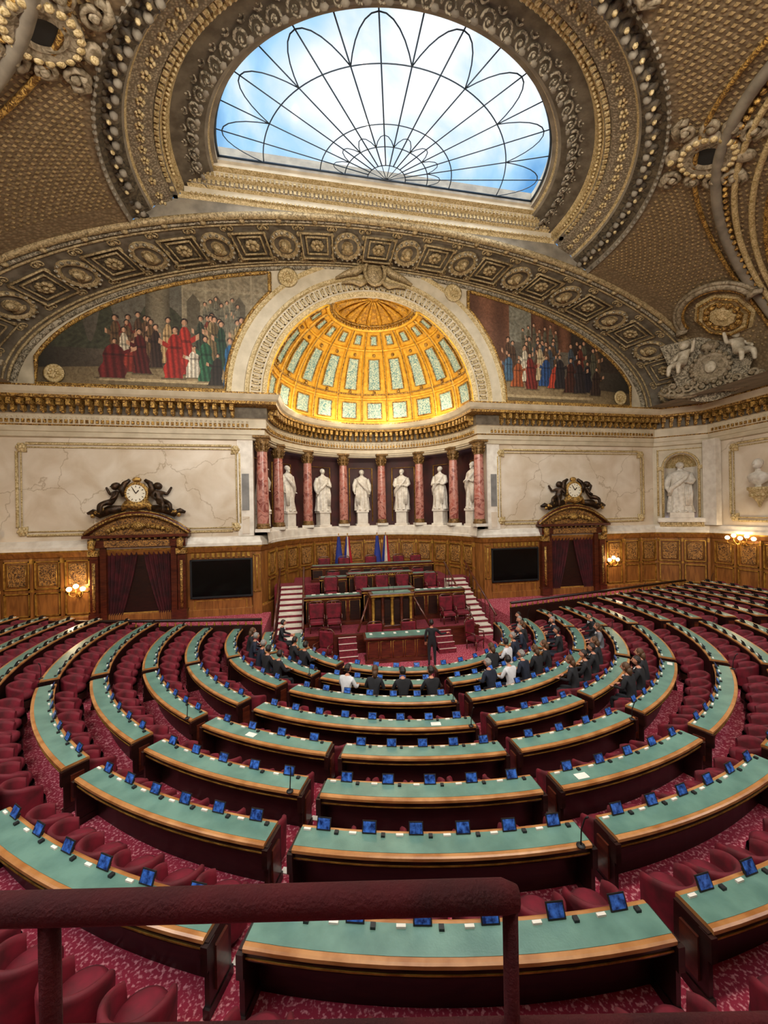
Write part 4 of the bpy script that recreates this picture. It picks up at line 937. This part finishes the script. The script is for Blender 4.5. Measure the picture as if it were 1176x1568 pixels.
for s in (-1,1):
    b=B(); N=11
    for i in range(N):
        z=-5.6+2.0*(i+1)/N; y=-2.9+.32*i; x0,x1=sorted((s*3.68,s*4.75))
        b.box(x0,x1,y,y+.34 if i<N-1 else .69,-5.6,z,0); b.box(x0,x1,y-.02,y,z-.12,z-.03,1)
    xi=s*3.66; b.tube([(xi,-3.0,-4.7),(xi,.6,-2.7)],.05,6,2); xo=s*4.8; b.tube([(xo,-3.0,-4.7),(xo,.6,-2.7)],.05,6,2)
    for i in range(8):
        f=(i+.5)/8
        for x in (xi,xo): b.tube([(x,-3.0+3.6*f,-5.6+2*f),(x,-3.0+3.6*f,-4.7+2*f)],.02,5,3)
    b.obj('tribune_staircase',[white,carpetd,mahog,mahog])
for (fx,fy,m) in ((-1.75,2.9,'e'),(-1.25,2.9,'f'),(.45,2.9,'e'),(.95,2.9,'f')):
    b=B(); X=T(fx,fy,-3.6)
    b.lathe([(0,0),(.14,0),(.12,.05),(.03,.08)],12,3,X); b.tube([(0,0,.05),(0,0,2.35)],.015,6,3,X); b.sph(.035,X,3,8,6,(0,0,2.38),(1,1,1.8))
    def cl(u,v): 
        r=.06+.14*v; a=2*pi*u; return (r*cos(a)*(1+.25*sin(5*a)),-.02-abs(r*sin(a))*.6,2.25-1.5*v)
    if m=='e': b.grid(cl,24,10,0,True,X,True)
    else:
        for k,mi in enumerate((0,1,2)):
            b.grid(lambda u,v:((-.17+.115*k+.115*u)*(.5+v),-.03-.04*sin(u*6+k),2.25-1.5*v),6,10,mi,True,X)
    b.obj('european_flag' if m=='e' else 'tricolour_flag',[flagb,white,flagr,gold])
# ---------------------------------------------------------------- gallery balustrade near camera
b=B()
def cp(x,d,z): a=cw(x,d); return (a[0],a[1],z)
b.tube([cp(-3,.66,-.685),cp(-.5,.66,-.668),cp(.194,.66,-.661),cp(.216,.66,-.665)],[.0235,.0235,.0235,.018],16,0)
b.tube([cp(.204,.66,-.67),cp(.204,.66,-1.1)],.0135,8,0); b.tube([cp(-.585,.66,-.67),cp(-.585,.66,-1.1)],.016,8,0)
b.tube([cp(-3,.66,-.893),cp(3,.66,-.885)],.014,8,0)
b.obj('gallery_handrail',[velvetd])
b=B(); c0=[cp(-6,-3.5,-1.1),cp(6,-3.5,-1.1),cp(6,.72,-1.1),cp(-6,.72,-1.1)]
b.add(c0+[(x,y,-1.4) for x,y,_ in c0],[[0,1,2,3],[7,6,5,4],[0,1,5,4],[1,2,6,5],[2,3,7,6],[3,0,4,7]],0); b.obj('gallery_floor',[carpet])
# ---------------------------------------------------------------- camera
cam=bpy.data.cameras.new('camera'); co=bpy.data.objects.new('camera',cam); bpy.context.scene.collection.objects.link(co)
cam.sensor_fit='HORIZONTAL'; cam.sensor_width=36; cam.lens=36*590/1176; cam.clip_start=.05
co.matrix_world=Matrix.Translation((-3.25,-19,ZC))@Matrix.Rotation(-PSI,4,'Z')@Matrix.Rotation(pi/2,4,'X')@Matrix.Rotation(radians(-1),4,'Z')
bpy.context.scene.camera=co
# ---------------------------------------------------------------- light
def area(x,y,z,tx,ty,tz,sx,sy,e,col):
    L=bpy.data.lights.new('offscreen_fill_light','AREA'); L.shape='RECTANGLE'; L.size=sx; L.size_y=sy; L.energy=e; L.color=col  # unseen fill lamps added around the camera to brighten the hall
    o=bpy.data.objects.new('offscreen_fill_light',L); o.location=(x,y,z+ZC); o.rotation_euler=(Vector((tx,ty,tz))-Vector((x,y,z))).to_track_quat('-Z','Y').to_euler()
    bpy.context.scene.collection.objects.link(o)
area(0,-17,8,0,-2,3,9,2,1750,(1,.92,.8))
area(-11.5,-14.5,6.8,2,-3,4,4,2,850,(1,.92,.8)); area(12.5,-15,6.8,-2,-3,4,4,2,850,(1,.92,.8))
area(0,-20.5,4.5,0,-8,11,10,1.5,950,(1,.9,.77))
def pt(x,y,z,e,col=(1,.78,.5),r=.1):
    L=bpy.data.lights.new('niche_fill_light','POINT'); L.energy=e; L.color=col; L.shadow_soft_size=r  # small fill lamps added inside the niche, no fixtures behind them
    o=bpy.data.objects.new('niche_fill_light',L); o.location=(x,y,z+ZC); bpy.context.scene.collection.objects.link(o)
for az in (-60,-20,20,60): pt(4.3*sin(radians(az)),4.3*cos(radians(az)),5.7,60,(1,.85,.6),.03)
pt(0,.6,7.2,300,(1,.86,.62),.02)  # added in mid-air to brighten the half dome
pt(0,1.5,3.0,110)
S=bpy.data.lights.new('daylight','SUN'); S.energy=15; S.angle=radians(100); S.color=(1,.99,.97)
o=bpy.data.objects.new('daylight',S); o.rotation_euler=(radians(12),0,0); o.location=(0,-6,40); bpy.context.scene.collection.objects.link(o)
w=bpy.data.worlds.new('sky'); bpy.context.scene.world=w; w.use_nodes=True
n=w.node_tree.nodes; l=w.node_tree.links; bg=n['Background']; tc=n.new('ShaderNodeTexCoord')
dp_=n.new('ShaderNodeVectorMath'); dp_.operation='DOT_PRODUCT'; dp_.inputs[1].default_value=Vector((.25,.97,1.02)).normalized()
nz=n.new('ShaderNodeVectorMath'); nz.operation='NORMALIZE'; l.new(tc.outputs['Generated'],nz.inputs[0]); l.new(nz.outputs[0],dp_.inputs[0])
no=n.new('ShaderNodeTexNoise'); no.inputs['Scale'].default_value=4.5; no.inputs['Detail'].default_value=7; no.inputs['Distortion'].default_value=.6; l.new(nz.outputs[0],no.inputs['Vector'])
ad=n.new('ShaderNodeMath'); ad.operation='MULTIPLY_ADD'; ad.inputs[1].default_value=.17; l.new(no.outputs['Fac'],ad.inputs[0]); l.new(dp_.outputs['Value'],ad.inputs[2])
rm=n.new('ShaderNodeValToRGB')
mr=n.new('ShaderNodeMapRange'); mr.inputs[1].default_value=1.025; mr.inputs[2].default_value=1.085
l.new(ad.outputs[0],mr.inputs[0]); rm.color_ramp.elements[0].position=0; rm.color_ramp.elements[1].position=1
rm.color_ramp.elements[0].color=(.1,.33,.68,1); rm.color_ramp.elements[1].color=(1.0,1.0,1.0,1); e=rm.color_ramp.elements.new(.5); e.color=(.42,.7,.95,1)
l.new(mr.outputs[0],rm.inputs[0]); l.new(rm.outputs[0],bg.inputs[0]); bg.inputs[1].default_value=1.15
bpy.context.scene.view_settings.view_transform='Standard'
bpy.context.scene.view_settings.look='None'
